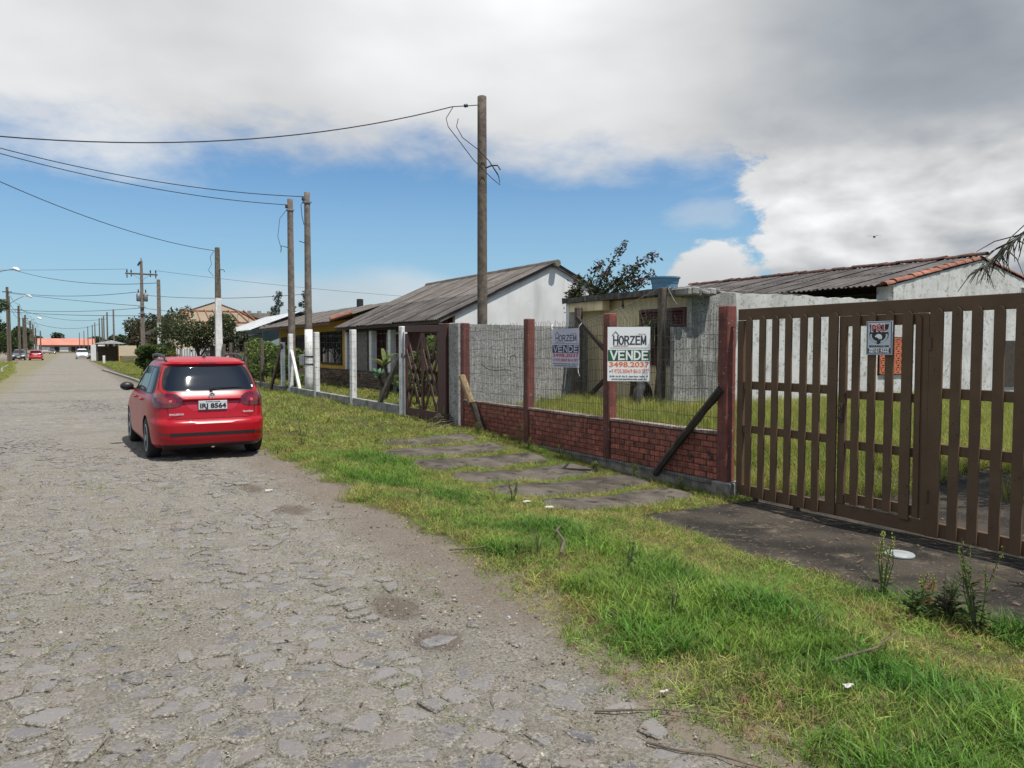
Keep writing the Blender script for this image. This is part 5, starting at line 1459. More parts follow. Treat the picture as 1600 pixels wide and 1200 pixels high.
wb('end_wall', 11.6, 11.99, 17.05, 17.2, 0, 2.862, 'plaster', hP, lP)
window_x(hP, lP, 12.0, 12.98, 14.5, 1.3, 2.55, 'shutter', 'shutter', 1, True)
MB().lathe([(.012, .22), (.02, .1), (.045, .05), (.03, 0)], 8, T(11.8 - lP[0], 15.0 - lP[1], 2.64)).build('bulb_holder', M_['wood_dark'], hP)
MB().tube([(11.46 - lP[0], 12.9 - lP[1], 3.0), (11.3 - lP[0], 12.8 - lP[1], 2.95), (11.38 - lP[0], 12.7 - lP[1], 2.7), (11.5 - lP[0], 12.66 - lP[1], 2.55)], .012, 6).build('loose_cable', M_['kerb'], hP)
wt_ = thing('water_tank', 'faded blue plastic water tank standing on the porch slab', 'tank', (13.0, 14.85, 3.0))
MB().lathe([(.28, 0), (.30, .12), (.315, .125), (.325, .28), (.338, .285), (.355, .40), (.385, .405), (.385, .44), (.35, .445)], 28).build('shell', M_['tank'], wt_, smooth=False)


# ---- timber trellis in front of the porch
tl = thing('trellis', 'old timber posts with crossed braces and netting before the porch', 'trellis', (11.43, 14.8, 0))
t_ = lambda y, z, dx=0: (dx, y - 14.8, z)
MB().bar(t_(13.16, -.1), t_(13.13, 3.0), .15).build('post', M_['wood'], tl, bevel=.01)
MB().lathe([(.10, -.1), (.105, 2.7), (.07, 2.76)], 10, T(0, 16.36 - 14.8, 0)).build('post', M_['wood'], tl)
MB().bar(t_(16.3, 2.45, -.1), t_(13.25, .35, -.1), .06, .1).build('brace', M_['wood_dark'], tl); MB().bar(t_(16.3, .25, .1), t_(13.25, 2.3, .1), .06, .1).build('brace', M_['wood_dark'], tl)
mb = MB()
for k in range(16):
    u = k / 15; b_ = Vector(t_(15.9 - 2.2 * u, 2.32 - .9 * u, -.12)); a_ = Vector(t_(13.2 - .0 * u, 2.95 - 1.2 * u, -.14))
    mb.tube([a_, a_.lerp(b_, .5) + Vector((0, 0, -.06)), b_], .0014 if k else .006, 4, cap=False)
for k in range(14):
    u = (k + .5) / 14; mb.tube([Vector(t_(13.2, 2.95, -.13)).lerp(Vector(t_(15.9, 2.32, -.12)), u), Vector(t_(13.2, 1.75, -.13)).lerp(Vector(t_(13.7, 1.42, -.12)), u)], .002, 4, cap=False)
for k in range(12): mb.tube([t_(13.05 - .008 * k, 2.9, -.05 + .012 * k), t_(12.98 - .012 * k, 1.8, -.06 + .012 * k), t_(12.95 - .008 * k, .3, -.05)], .0018, 4, cap=False)
mb.build('netting', pmat('pale netting', (.24, .235, .20), rough=.8), tl)
ty = thing('old_tyre', 'dusty black tyre leaning against the trellis post', 'tyre', (11.25, 13.55, .1), .5)
mb = MB(); R_, r_ = .30, .10
rows = [[((R_ + r_ * math.cos(b)) * math.cos(a), r_ * 1.1 * math.sin(b), (R_ + r_ * math.cos(b)) * math.sin(a) + .42) for b in np.linspace(0, 2 * math.pi, 11)] for a in np.linspace(0, 2 * math.pi, 25)]
mb.sheet(rows); mb.build('tyre_body', M_['rubber_old'], ty, smooth=True)

# ================================================================== PLANTS
def crown_mesh(name, clumps, n, size, mats, seed, flat=.0, shell=.55):
    """leaf faces spread through overlapping clumps (cx,cy,cz,rx,ry,rz)"""
    g = np.random.default_rng(seed)
    vol = np.array([c[3] * c[4] * c[5] for c in clumps]) ** .75; vol = vol / vol.sum()
    idx = g.choice(len(clumps), n, p=vol); C_ = np.array(clumps)[idx]
    d = g.normal(0, 1, (n, 3)); d /= np.linalg.norm(d, axis=1)[:, None]
    r = shell + (1 - shell) * g.random(n) ** .6
    r = np.where(g.random(n) < .12, r * 1.15, r)
    P = C_[:, :3] + d * r[:, None] * C_[:, 3:]
    a = g.normal(0, 1, (n, 3)); a[:, 2] -= flat; a /= np.linalg.norm(a, axis=1)[:, None]
    b = np.cross(a, g.normal(0, 1, (n, 3))); b /= np.linalg.norm(b, axis=1)[:, None]
    s = size * g.uniform(.6, 1.35, n)
    up = np.cross(a, b)
    v0 = P - a * s[:, None]; v1 = P + b * (s * .42)[:, None] + up * (s * .12)[:, None]; v2 = P + a * s[:, None]; v3 = P - b * (s * .42)[:, None] + up * (s * .12)[:, None]
    V = np.stack([v0, v1, v2, v3], 1).reshape(-1, 3)
    me = bpy.data.meshes.new(name); me.from_pydata(V.tolist(), [], np.arange(4 * n).reshape(-1, 4).tolist())
    for m in mats: me.materials.append(m)
    if len(mats) > 1:
        w = g.random(n); mi = np.zeros(n, int)
        mi[w > .82] = 1
        if len(mats) > 2: mi[w > .93] = 2
        me.polygons.foreach_set('material_index', mi)
    return me
def limb_mesh(seed, h, r, tips, mat='bark'):
    g = random.Random(seed); mb = MB()
    base = Vector((0, 0, -.2)); top = Vector((g.uniform(-.1, .1) * h, g.uniform(-.1, .1) * h, h))
    mid = base.lerp(top, .5) + Vector((g.uniform(-.06, .06) * h, g.uniform(-.06, .06) * h, 0))
    mb.tube([base, mid, top], [r, r * .75, r * .5], 8)
    for t_ in tips:
        t_ = Vector(t_); s = mid.lerp(top, g.uniform(.2, 1)); m = s.lerp(t_, .5) + Vector((g.uniform(-.1, .1), g.uniform(-.1, .1), .1)) * (t_ - s).length
        mb.tube([s, m, t_], [r * .45, r * .3, r * .1], 6)
    return mb
def tree(name, label, cat, loc, clumps, n, size, mats, seed, trunk_h, trunk_r, group=None, shell=.5):
    t_ = thing(name, label, cat, loc, group=group)
    link('crown', crown_mesh('crown', clumps, n, size, [M_[m] for m in mats], seed, shell=shell), t_)
    limb_mesh(seed, trunk_h, trunk_r, [c[:3] for c in clumps]).build('trunk', M_['bark'], t_)
    return t_
def rclumps(seed, k, w, d, z0, z1, r):
    g = random.Random(seed); out = []
    for _ in range(k):
        q = g.uniform(.6, 1.2)
        out.append((g.uniform(-w, w), g.uniform(-d, d), g.uniform(z0, z1), r * q, r * q, r * q * .8))
    return out
cl = rclumps(3, 13, 1.7, 1.2, 2.0, 3.2, .75) + [(-1.2, 0, 3.45, .55, .5, .45), (-.6, 0, 3.6, .3, .3, .45)]
tree('dark_bush', 'big dark leaved bush tree spreading round the half white pole', 'bush', (6.35, 45.6, 0), cl, 6500, .085, ('leaf_dark', 'leaf_bougain', 'leaf'), 3, 1.9, .12)
tree('dark_bush', 'smaller dark bush to the right of the half white pole', 'bush', (8.3, 45.0, 0), rclumps(4, 7, .9, .7, 1.7, 2.4, .55), 2600, .085, ('leaf_dark', 'leaf_bougain'), 4, 1.4, .08)
tree('flowering_shrub', 'bright green shrub with red blooms left of the car roof', 'shrub', (4.75, 51.5, 0), rclumps(5, 10, .75, .8, .5, 1.7, .52), 3400, .09, ('leaf', 'leaf_bougain', 'flower_orange'), 5, 1.0, .06)
tree('leafy_shrub', 'loose green shrub at the kerb left of the red car', 'shrub', (3.95, 50.5, 0), rclumps(6, 8, .5, .6, .4, 2.0, .45), 2600, .10, ('leaf', 'leaf_dark'), 6, 1.0, .06)
for k, (x, y, nm) in enumerate(((7.7, 31.2, 'sunlit hedge shrub nearest the white fence'), (7.7, 34.0, 'middle hedge shrub behind the wire fence'), (7.9, 37.4, 'far hedge shrub behind the wire fence beside the board gate'))):
    tree('hedge_shrub', nm, 'shrub', (x, y, 0), rclumps(20 + k, 9, .6, 1.1, .35, 1.45 + .12 * k, .45), 3000, .075, ('leaf', 'grass_tall'), 20 + k, .8, .05, 'shrubs behind the wire fence')
g = random.Random(8)
def conifer(label, x, y, h, seed):
    t_ = thing('conifer', label, 'tree', (x, y, 0), group='thin conifers behind the houses')
    MB().tube([(0, 0, -.2), (0, 0, h * .5), (.05, 0, h)], [.12, .08, .02], 6).build('trunk', M_['bark'], t_)
    gg = random.Random(seed); cl = []
    for k in range(11):
        z = h * (.35 + .65 * k / 10); w = (1 - k / 10.5) * 1.0 + .12; a = gg.uniform(0, 6.28)
        cl.append((math.cos(a) * w * .6, math.sin(a) * w * .6, z, .22 + w * .3, .22 + w * .3, .28))
    link('crown', crown_mesh('crown', cl, 1500, .10, [M_['leaf_fir']], seed, shell=.2), t_)
conifer('thin pointed conifer just left of the two slender poles', 13.55, 58, 5.7, 41); conifer('broader conifer between the two slender poles', 15.5, 58, 5.75, 42); conifer('low conifer left of the broader one', 14.4, 57, 4.7, 43)
sc_ = [(10.5, 118, 6.3), (14, 128, 7.2), (18.5, 135, 8.2), (12, 150, 7.0), (17, 165, 8.5), (23, 150, 9.0), (9.5, 105, 4.6)]
for k, (x, y, h) in enumerate(sc_):
    tree('scrub_tree', ['nearest brown scrub tree right of the hoarding', 'brown wind bent scrub tree behind the far shelter', 'taller brown scrub tree behind the crossarm pole', 'dull brown scrub tree left of the crossarm pole', 'distant brown scrub tree over the shelter roof', 'tallest brown scrub tree at the right of its clump', 'low brown scrub by the small white building'][k], 'tree', (x, y, 0),
         rclumps(50 + k, 10, 2.4, 2.2, h * .3, h * .82, 1.5), 2600, .26, ('leaf_scrub', 'leaf_tree'), 50 + k, h * .5, .2, 'scrub trees beyond the shelter')
lt = [(-7.7, 104, 8.8), (-9.0, 126, 6.4), (-9.3, 140, 5.8), (-8.2, 160, 6.0), (-8.6, 190, 6.6), (-9.5, 230, 7)]
for k, (x, y, h) in enumerate(lt):
    tree('street_tree', ['tall dark tree at the left edge of the photo', 'round dark tree behind the dark parked car', 'second round tree along the left pavement', 'third small tree along the left pavement', 'fourth small tree along the left pavement', 'farthest tree along the left pavement'][k], 'tree', (x, y, 0),
         rclumps(70 + k, 10, 1.6, 2.2, h * .28, h * .85, 1.25), 2600, .22, ('leaf_tree', 'leaf'), 70 + k, h * .5, .18, 'trees along the left side of the street')
for k, (x, y, h) in enumerate(((-2, 352, 8.2), (-12, 350, 7.5), (9, 348, 6.4), (14, 320, 6.6), (18, 290, 7.5), (-14, 300, 7.0))):
    tree('distant_tree', ['tuft of palm like tree above the red roof', 'distant tree left behind the red roof', 'distant tree right behind the red roof', 'distant tree right of the red roof', 'distant bushy tree farther right of the red roof', 'distant tree left of the red roof'][k], 'tree', (x, y, 0),
         rclumps(90 + k, 7, 2.5, 2, h * .4, h * .85, 1.6), 900, .5, ('leaf_tree',), 90 + k, h * .5, .2, 'trees round the far building')

# ---- bougainvillea by the porch
bg_ = thing('bougainvillea', 'straggling bougainvillea with magenta sprays rising over the porch slab', 'plant', (12.55, 17.6, 0))
g = random.Random(12); br_ = MB(); P_ = []
ends = [(.3, -1.35, 4.45), (.35, -2.55, 4.05), (.1, -.5, 4.0), (.0, .35, 3.65), (.3, -1.9, 3.85), (.2, -2.6, 3.5), (.1, -.95, 3.75), (.0, .4, 3.3), (-.2, .2, 3.3), (.3, -1.6, 3.55), (.25, -1.15, 3.4), (-.5, -.2, 2.5), (-.3, -.5, 2.7), (.3, -2.2, 3.35), (.0, .75, 3.2)]
for e in ends:
    e = Vector(e); s = Vector((0, 0, 2.4)); m = s.lerp(e, .55) + Vector((g.uniform(-.1, .1), g.uniform(-.2, .2), .22))
    pts = [s, s.lerp(m, .5) + Vector((0, 0, .08)), m, m.lerp(e, .5) + Vector((0, 0, .05)), e]
    br_.tube(pts, [.03, .024, .016, .011, .005], 5); P_.append(pts)
br_.tube([(0, 0, -.2), (.05, -.1, 1.2), (0, 0, 2.45)], [.06, .05, .04], 7)
br_.build('stems', M_['bark'], bg_)
lv = MB(); fl = MB()
def leaf_at(mb, p, s):
    a = Vector((g.gauss(0, 1), g.gauss(0, 1), g.gauss(-.2, .7))).normalized(); b = a.cross(Vector((g.gauss(0, 1), g.gauss(0, 1), g.gauss(0, 1)))).normalized(); u = a.cross(b)
    p = Vector(p)
    mb.add([p, p + a * s + b * s * .45 + u * s * .1, p + a * s * 2.0, p + a * s - b * s * .45 + u * s * .1], [(0, 1, 2, 3)])
for pts in P_:
    L = len(pts) - 1
    for k in range(260):
        u = 1 - g.random() ** 1.25; q = u * L; i = min(L - 1, int(q)); p = pts[i].lerp(pts[i + 1], q - i)
        sp = .05 + .15 * (1 - u) 
        p = p + Vector((g.gauss(0, sp), g.gauss(0, sp), g.gauss(0, sp)))
        if p.z < 3.0 and p.y < -.35: continue
        (leaf_at(fl, p, g.uniform(.03, .05)) if (u > .72 and g.random() < .4) or g.random() < .06 else leaf_at(lv, p, g.uniform(.04, .075)))
lv.build('leaves', M_['leaf_bougain'], bg_); fl.build('bracts', M_['flower'], bg_)['kind'] = 'stuff'

def strap_plant(name, label, loc, n, L, w, mat, seed, h0=0, droop=1.0, cat='plant', trunk=None, up=.55):
    t_ = thing(name, label, cat, loc); g = random.Random(seed); mb = MB()
    for k in range(n):
        a = g.uniform(0, 6.283); l = L * g.uniform(.6, 1.1); e = g.uniform(up * .5, up * 1.8); ww = w * g.uniform(.7, 1.1)
        d = Vector((math.cos(a), math.sin(a), 0)); s = Vector((-d.y, d.x, 0)); b = Vector((0, 0, h0 + g.uniform(-.12, .1)))
        va = []; vb = []
        for i in range(6):
            u = i / 5; p = b + d * l * u * math.cos(e) + Vector((0, 0, l * u * math.sin(e) - droop * l * .55 * u * u))
            k_ = math.sin(math.pi * min(1, .18 + u * .82)) * .9 + .05
            va.append(p - s * ww * k_ / 2); vb.append(p + s * ww * k_ / 2 + Vector((0, 0, .004)))
        mb.sheet([va, vb])
    mb.build('leaves', M_[mat], t_)
    if trunk: MB().tube([(0, 0, -.1), (trunk * 3, 0, h0 * .5), (0, 0, h0)], trunk, 7).build('stem', M_['bark'], t_)
    return t_
strap_plant('strap_leaf_plant', 'pale strap leaved plant hanging around the trellis post behind the large board', (11.72, 13.75, .1), 80, .95, .045, 'leaf_strap', 61, 2.0, 1.15, trunk=.05)
strap_plant('strap_leaf_plant', 'second strap leaved plant in shade behind the large board', (11.75, 14.7, .1), 60, .9, .05, 'leaf_strap', 62, 1.7, 1.1, trunk=.05)
strap_plant('agave_plant', 'grey green rosette plant on a short stem beside the grey brace', (8.9, 24.3, 0), 34, .48, .13, 'leaf_agave', 63, .75, .35, trunk=.06, up=.6)
strap_plant('banana_plant', 'young broad leaved plant in front of the porch of the white house', (8.6, 22.9, 0), 9, 1.0, .24, 'leaf_strap', 64, 1.15, .9, trunk=.05, up=.9)
strap_plant('banana_plant', 'broad leaved plant seen through the lattice gate', (8.4, 18.6, 0), 14, .9, .2, 'leaf_strap', 65, .9, .9, trunk=.05, up=.9)
tree('garden_shrub', 'green garden shrub seen through the lattice gate', 'shrub', (8.6, 20.2, 0), rclumps(66, 8, .5, .6, .5, 1.9, .38), 1800, .07, ('leaf', 'leaf_strap'), 66, 1.0, .05)

# ---- weeds along the fence and in the verge
def weed(label, x, y, h, n, seed, mat='leaf', seed_heads=True, leaf=.05, name='weed'):
    z = float(terr(x, y)); w = thing(name, label, 'weed', (x, y, z)); g = random.Random(seed); st = MB(); lv = MB(); hd = MB()
    for k in range(n):
        a = g.uniform(0, 6.283); l = h * g.uniform(.65, 1.0); t_ = Vector((math.cos(a) * l * .22, math.sin(a) * l * .22, l)); m = t_ * .5 + Vector((g.uniform(-.03, .03), g.uniform(-.03, .03), .02))
        pts = [Vector((0, 0, -.02)), m, t_]; st.tube(pts, [.005, .0035, .0015], 5)
        for q in range(14):
            u = g.uniform(.05, .85); p = pts[0].lerp(pts[1], u * 2) if u < .5 else pts[1].lerp(pts[2], u * 2 - 1)
            aa = g.uniform(0, 6.28); s = leaf * g.uniform(.5, 1.3) * (1.2 - u); d = Vector((math.cos(aa), math.sin(aa), g.uniform(-.2, .6))); e = Vector((-d.y, d.x, 0)) * .28
            lv.add([p, p + d * s + e * s, p + d * s * 2.2, p + d * s - e * s], [(0, 1, 2, 3)])
        if seed_heads:
            for q in range(12):
                u = g.uniform(.6, 1); p = pts[1].lerp(pts[2], u * 2 - 1) + Vector((g.uniform(-.012, .012), g.uniform(-.012, .012), 0))
                hd.lathe([(.002, -.006), (.006, 0), (.002, .008)], 4, T(*p))
    st.build('stems', M_['stem'], w); lv.build('leaves', M_[mat], w)
    if seed_heads: hd.build('seed_heads', M_['grass_dry'], w)
    return w
weed('tall dock weed with pale seed heads at the driveway edge', 5.05, 3.4, .52, 5, 101, leaf=.035)
weed('dark bushy weed in the lower right corner by the driveway', 4.85, 2.62, .62, 9, 102, 'leaf_bougain', leaf=.06)
weed('tall thin weed at the right edge of the photo', 5.15, 2.3, .72, 7, 103, leaf=.04)
weed('lone dark weed standing in the lawn right of the car', 3.34, 12.75, .62, 3, 104, 'leaf_dark', False, .05)
weed('dense dark leafy weed at the right edge below the gate', 5.45, 2.0, .55, 10, 111, 'leaf_bougain', True, .06)
weed('pale flowered weed against the foot of the brown gate', 6.35, 2.95, .5, 7, 112, 'leaf', True, .04)
weed('low broad dark weed beside the tall dock weed', 4.95, 2.85, .35, 9, 113, 'leaf_dark', False, .07)
weed('feathery weed in front of the plastic lid', 5.35, 3.6, .42, 5, 114, 'grass_tall', True, .03)
weed('thin red stemmed weed beside the driveway', 5.0, 3.05, .3, 6, 105, 'flower_orange', True, .03)
weed('pale weed at the foot of the second fence post', 6.82, 11.55, .5, 5, 106, 'grass_dry', True, .04)
weed('broad leaved weed low in the grass', 4.75, 2.95, .26, 8, 107, 'leaf', False, .07)
weed('spindly weed in the middle of the green verge', 3.55, 4.45, .32, 3, 108, 'leaf_dark', True, .03)
weed('spindly weed near the road edge of the verge', 3.15, 3.5, .26, 3, 109, 'leaf_dark', True, .03)
weed('weed tuft at the left end of the fourth strip', 4.25, 7.35, .28, 6, 110, 'grass_tall', True, .03)
for k in range(7):
    y = 7.4 + k * .93
    weed('ragged weed tuft at the fence footing ' + ('next to the plinth by the brown gate', 'where the dark brace meets the ground', 'at the foot of the second red post', 'in the middle of the bay under the banner', 'just right of the third red post', 'in the middle of the far bay', 'under the yellow topped brace')[k], 6.78 + .05 * math.sin(k * 3), y, .2 + .08 * math.sin(k * 2.2), 5, 120 + k, 'grass_tall' if k % 2 else 'leaf', True, .035)['group'] = 'weed tufts along the mesh fence footing'
strap_plant('grass_clump', 'pale dry blades at the foot of the grey pillar', (6.95, 15.0, 0), 16, .62, .025, 'grass_dry', 131, 0, .6, up=1.2)
strap_plant('grass_clump', 'bright arching grass clump by the fallen branch', (3.15, 5.05, 0), 26, .28, .012, 'leaf_strap', 132, 0, .7, up=.9)
strap_plant('grass_clump', 'arching grass clump in the green band of the verge', (3.25, 7.6, 0), 22, .3, .012, 'leaf_strap', 133, 0, .8, up=1.0)

# ---- branches, litter
def stick(label, pts, r, mat='twig', name='fallen_branch'):
    pts = [(x, y, float(terr(x, y)) * (x > 2.3) + z) for x, y, z in pts]
    n = len(pts)
    return tag(MB().tube(pts, [r * (1 - .6 * i / (n - 1)) for i in range(n)], 6).build(name, M_[mat]), label, 'branch')
stick('curved thin stick on the dirt where the road meets the grass', [(2.02, 2.75, .02), (2.15, 2.66, .03), (2.27, 2.62, .022), (2.42, 2.46, .03)], .0065)
stick('dark stick at the lower edge of the verge', [(2.04, 2.42, .02), (2.1, 2.3, .025), (2.22, 2.2, .02), (2.35, 1.95, .02)], .006)
stick('leafy fallen branch lying across the green verge', [(3.3, 4.95, .04), (3.5, 5.2, .07), (3.62, 5.5, .09), (3.9, 5.85, .05)], .016)
stick('long thin twig at the edge of the verge', [(2.62, 5.55, .03), (2.85, 5.4, .04), (3.1, 5.15, .04)], .008)
stick('twig stuck in the grass in the lower right', [(3.35, 2.55, .03), (3.6, 2.45, .1), (3.85, 2.5, .14)], .008)
for k in range(7):
    a = rng.uniform(-2.2, 2.2); y = 14.0 + .14 * k
    stick('dead branch in the pile before the grey pillar', [(6.85 + .05 * k, y + .2, .04 + .03 * k), (6.4 + .05 * k, y - .15 + a * .1, .07 + .03 * k), (5.9 + .12 * k + .05 * a, y - .3 + a * .3, .03 + .02 * (k % 3))], .012 + .003 * (k % 3))['group'] = 'dead branches piled before the grey pillar'
ld = thing('plastic_lid', 'round milky plastic lid lying on the dark driveway', 'lid', (6.2, 4.02, float(terr(6.2, 4.02)) + .02))
MB().lathe([(.0, .022), (.06, .022), (.075, .012), (.1, .012), (.115, .02), (.122, .012), (.12, 0)], 24, cap=False).build('disc', M_['plastic'], ld, smooth=True)
def scrap(label, x, y, s, seed, z=.02):
    g = random.Random(seed); mb = MB()
    mb.sheet([[(s * (i - 1) + g.uniform(-.3, .3) * s, s * (j - 1) * .6 + g.uniform(-.2, .2) * s, g.uniform(0, .5) * s) for i in range(4)] for j in range(4)])
    o = mb.build('litter_scrap', M_['paper']); o.location = (x, y, float(terr(x, y)) * (x > 2.3) + z)
    return tag(o, label, 'litter')
scrap('white scrap of litter at the end of the fifth concrete strip', 4.35, 6.75, .03, 1, .05)
scrap('crumpled white wrapper beside the fifth concrete strip', 4.28, 7.1, .03, 2, .05)
scrap('pale scrap lying on the road edge behind the car', 1.95, 9.0, .03, 3)
scrap('small pale wrapper in the grass in the lower right', 3.1, 2.25, .018, 4, .06)
scrap('white tag of litter beside the curved stick', 2.4, 2.72, .014, 5, .03)
scrap('white crumpled bag by the foot of the gate at the right', 6.62, 3.05, .06, 6, .1)
scrap('orange red leaf shape at the right edge', 5.25, 2.05, .04, 7, .15).data.materials[0] = M_['flower_orange']
# ---- drooping branch that hangs in from a tree right of the picture
ct = thing('casuarina_tree', 'drooping thin needled branch hanging in at the right edge', 'tree', (10.6, 2.2, .1))
MB().tube([(0, 0, -.3), (.1, .1, 2.5), (0, 0, 5.5), (.2, .1, 8)], [.17, .14, .1, .03], 9).build('trunk', M_['bark'], ct)
bp = [Vector((0, 0, 3.6)), Vector((-.9, .7, 3.55)), Vector((-1.9, 1.45, 3.2)), Vector((-2.3, 1.9, 2.75)), Vector((-2.5, 2.25, 2.35))]
mb = MB(); mb.tube(bp, [.04, .028, .018, .012, .004], 6); mb.tube([bp[2], bp[2] + Vector((-.3, .25, -.15)), bp[2] + Vector((-.62, .5, -.55)), bp[2] + Vector((-.85, .68, -1.0))], [.010, .008, .005, .003], 5); mb.build('limb', M_['bark'], ct)
nd = MB(); g = random.Random(77)
for k in range(150):
    u = g.uniform(.15, 1) * 4; i = min(3, int(u)); p = bp[i].lerp(bp[i + 1], u - i); l = g.uniform(.22, .55) * (1.15 - u / 6)
    dx, dy = g.gauss(-.12, .10), g.gauss(.05, .12)
    nd.tube([p, p + Vector((dx * .6, dy * .6, -l * .4)), p + Vector((dx, dy, -l))], [.007, .0055, .003], 4)
nd.build('needles', M_['needle'], ct)
cl = [(.3, -.1, 5.2, 1.0, 1.0, .8), (0, .2, 6.4, .9, .9, .8), (.2, 0, 7.5, .6, .6, .7), (.9, -.4, 4.5, .8, .8, .6)]
link('crown', crown_mesh('crown', cl, 2200, .10, [M_['needle']], 78, shell=.2), ct)
bird = thing('bird', 'tiny dark bird flying before the grey cloud', 'bird', (57.3, 40, 10.8), .4)
MB().lathe([(.01, -.25), (.08, -.1), (.09, .05), (.03, .22)], 8, RY(1.57)).build('body', M_['cable'], bird)
for s in (-1, 1):
    m2 = MB(); m2.sheet([[(-.1, 0, .03), (-.05, s * .3, .12), (-.1, s * .6, .05)], [(.1, 0, .03), (.08, s * .3, .12), (-.05, s * .6, .05)]]); m2.build('wing', M_['cable'], bird)

# ================================================================== CARS
RT = [(.20, -1.96, 1.96, .775), (.26, -2.05, 2.04, .818), (.36, -2.085, 2.10, .832), (.48, -2.095, 2.105, .835), (.56, -2.095, 2.09, .838), (.60, -2.07, 2.07, .838),
      (.625, -2.03, 2.05, .837), (.70, -2.015, 1.97, .835), (.80, -2.0, 1.75, .83), (.88, -1.978, 1.40, .822), (.94, -1.95, 1.10, .808), (.98, -1.925, .98, .79),
      (1.04, -1.882, .87, .766), (1.10, -1.842, .76, .749), (1.25, -1.740, .50, .70), (1.37, -1.652, .28, .652), (1.405, -1.632, .21, .636), (1.425, -1.675, .17, .626), (1.455, -1.665, .10, .606), (1.485, -1.58, .03, .567),
      (1.508, -1.46, -.05, .50), (1.524, -1.3, -.2, .36), (1.53, -1.0, -.4, .16)]
RZt = np.array([r[0] for r in RT])
def ring_at(z): return [float(np.interp(z, RZt, [r[k] for r in RT])) for k in (1, 2, 3)]
def half_ring(z, n=6.4, m=360):
    yR, yF, w = ring_at(z); yc, L = (yR + yF) / 2, (yF - yR) / 2
    t = np.linspace(-math.pi / 2, math.pi / 2, m)
    t = np.sign(t) * (math.pi / 2) * (1 - (1 - np.abs(t) / (math.pi / 2)) ** 2.6)
    nn = n if z < 1.2 else n - 2.0 * (z - 1.2) / .33
    x = w * np.abs(np.cos(t)) ** (2 / nn); y = yc + L * np.sign(np.sin(t)) * np.abs(np.sin(t)) ** (2 / nn)
    x[0] = 0; x[-1] = 0
    s = np.concatenate([[0], np.cumsum(np.hypot(np.diff(x), np.diff(y)))])
    return x, y, s
_hr = {}
def hr(z):
    k = round(z, 4)
    if k not in _hr: _hr[k] = half_ring(k)
    return _hr[k]
def s_of(z, at):
    """at = ('x', v) on the tail, ('y', v) on the flank, ('f', v) x on the nose"""
    x, y, s = hr(z); h = len(x) // 2; kx = int(np.argmax(x))
    kind, v = at
    if kind == 'x': return float(np.interp(v, x[:kx + 1], s[:kx + 1]))
    if kind == 'f': return float(np.interp(-v, -x[kx:], s[kx:]))
    return float(np.interp(v, y, s))
def S_at(z, sv, side):
    x, y, s = hr(z); return Vector((side * float(np.interp(sv, s, x)), float(np.interp(sv, s, y)), z))
def nrm(z, sv, side):
    e = .012
    a = S_at(z, sv + e, side) - S_at(z, sv - e, side); b = S_at(min(z + e, 1.529), sv, side) - S_at(max(z - e, .2), sv, side)
    n = a.cross(b) * side
    if n.length < 1e-9: return Vector((side, 0, 0))
    n.normalize(); p = S_at(z, sv, side)
    return n if n.dot(Vector((p.x, p.y * .4, .0)) + Vector((0, 0, .01))) > 0 else -n
def patch(name, mat, parent, rows_, off, cols=10, sub=6, both_tail=False, side=1, smooth=True):
    """rows_: [(z, at_a, at_b)] laid on the body surface, lifted off it by off metres; both_tail mirrors a across the tail centre"""
    zs = []; 
    for i in range(len(rows_) - 1):
        for k in range(sub): zs.append((i, k / sub))
    zs.append((len(rows_) - 2, 1.0))
    grid = []
    for i, u in zs:
        za, a1, b1 = rows_[i]; zb, a2, b2 = rows_[i + 1]; z = za + (zb - za) * u
        A_ = (a1[0], a1[1] + (a2[1] - a1[1]) * u); B_ = (b1[0], b1[1] + (b2[1] - b1[1]) * u)
        row = []
        if both_tail:
            for k in range(cols + 1):
                xx = A_[1] + (B_[1] - A_[1]) * k / cols; sd = 1 if xx >= 0 else -1
                sv = s_of(z, (A_[0], abs(xx))); row.append(S_at(z, sv, sd) + nrm(z, sv, sd) * off)
        else:
            sa, sb = s_of(z, A_), s_of(z, B_)
            for k in range(cols + 1):
                sv = sa + (sb - sa) * k / cols; row.append(S_at(z, sv, side) + nrm(z, sv, side) * off)
        grid.append(row)
    mb = MB(); mb.sheet(grid)
    o = mb.build(name, mat, parent, smooth=smooth, fix=False)
    # give the sheet some body
    return o
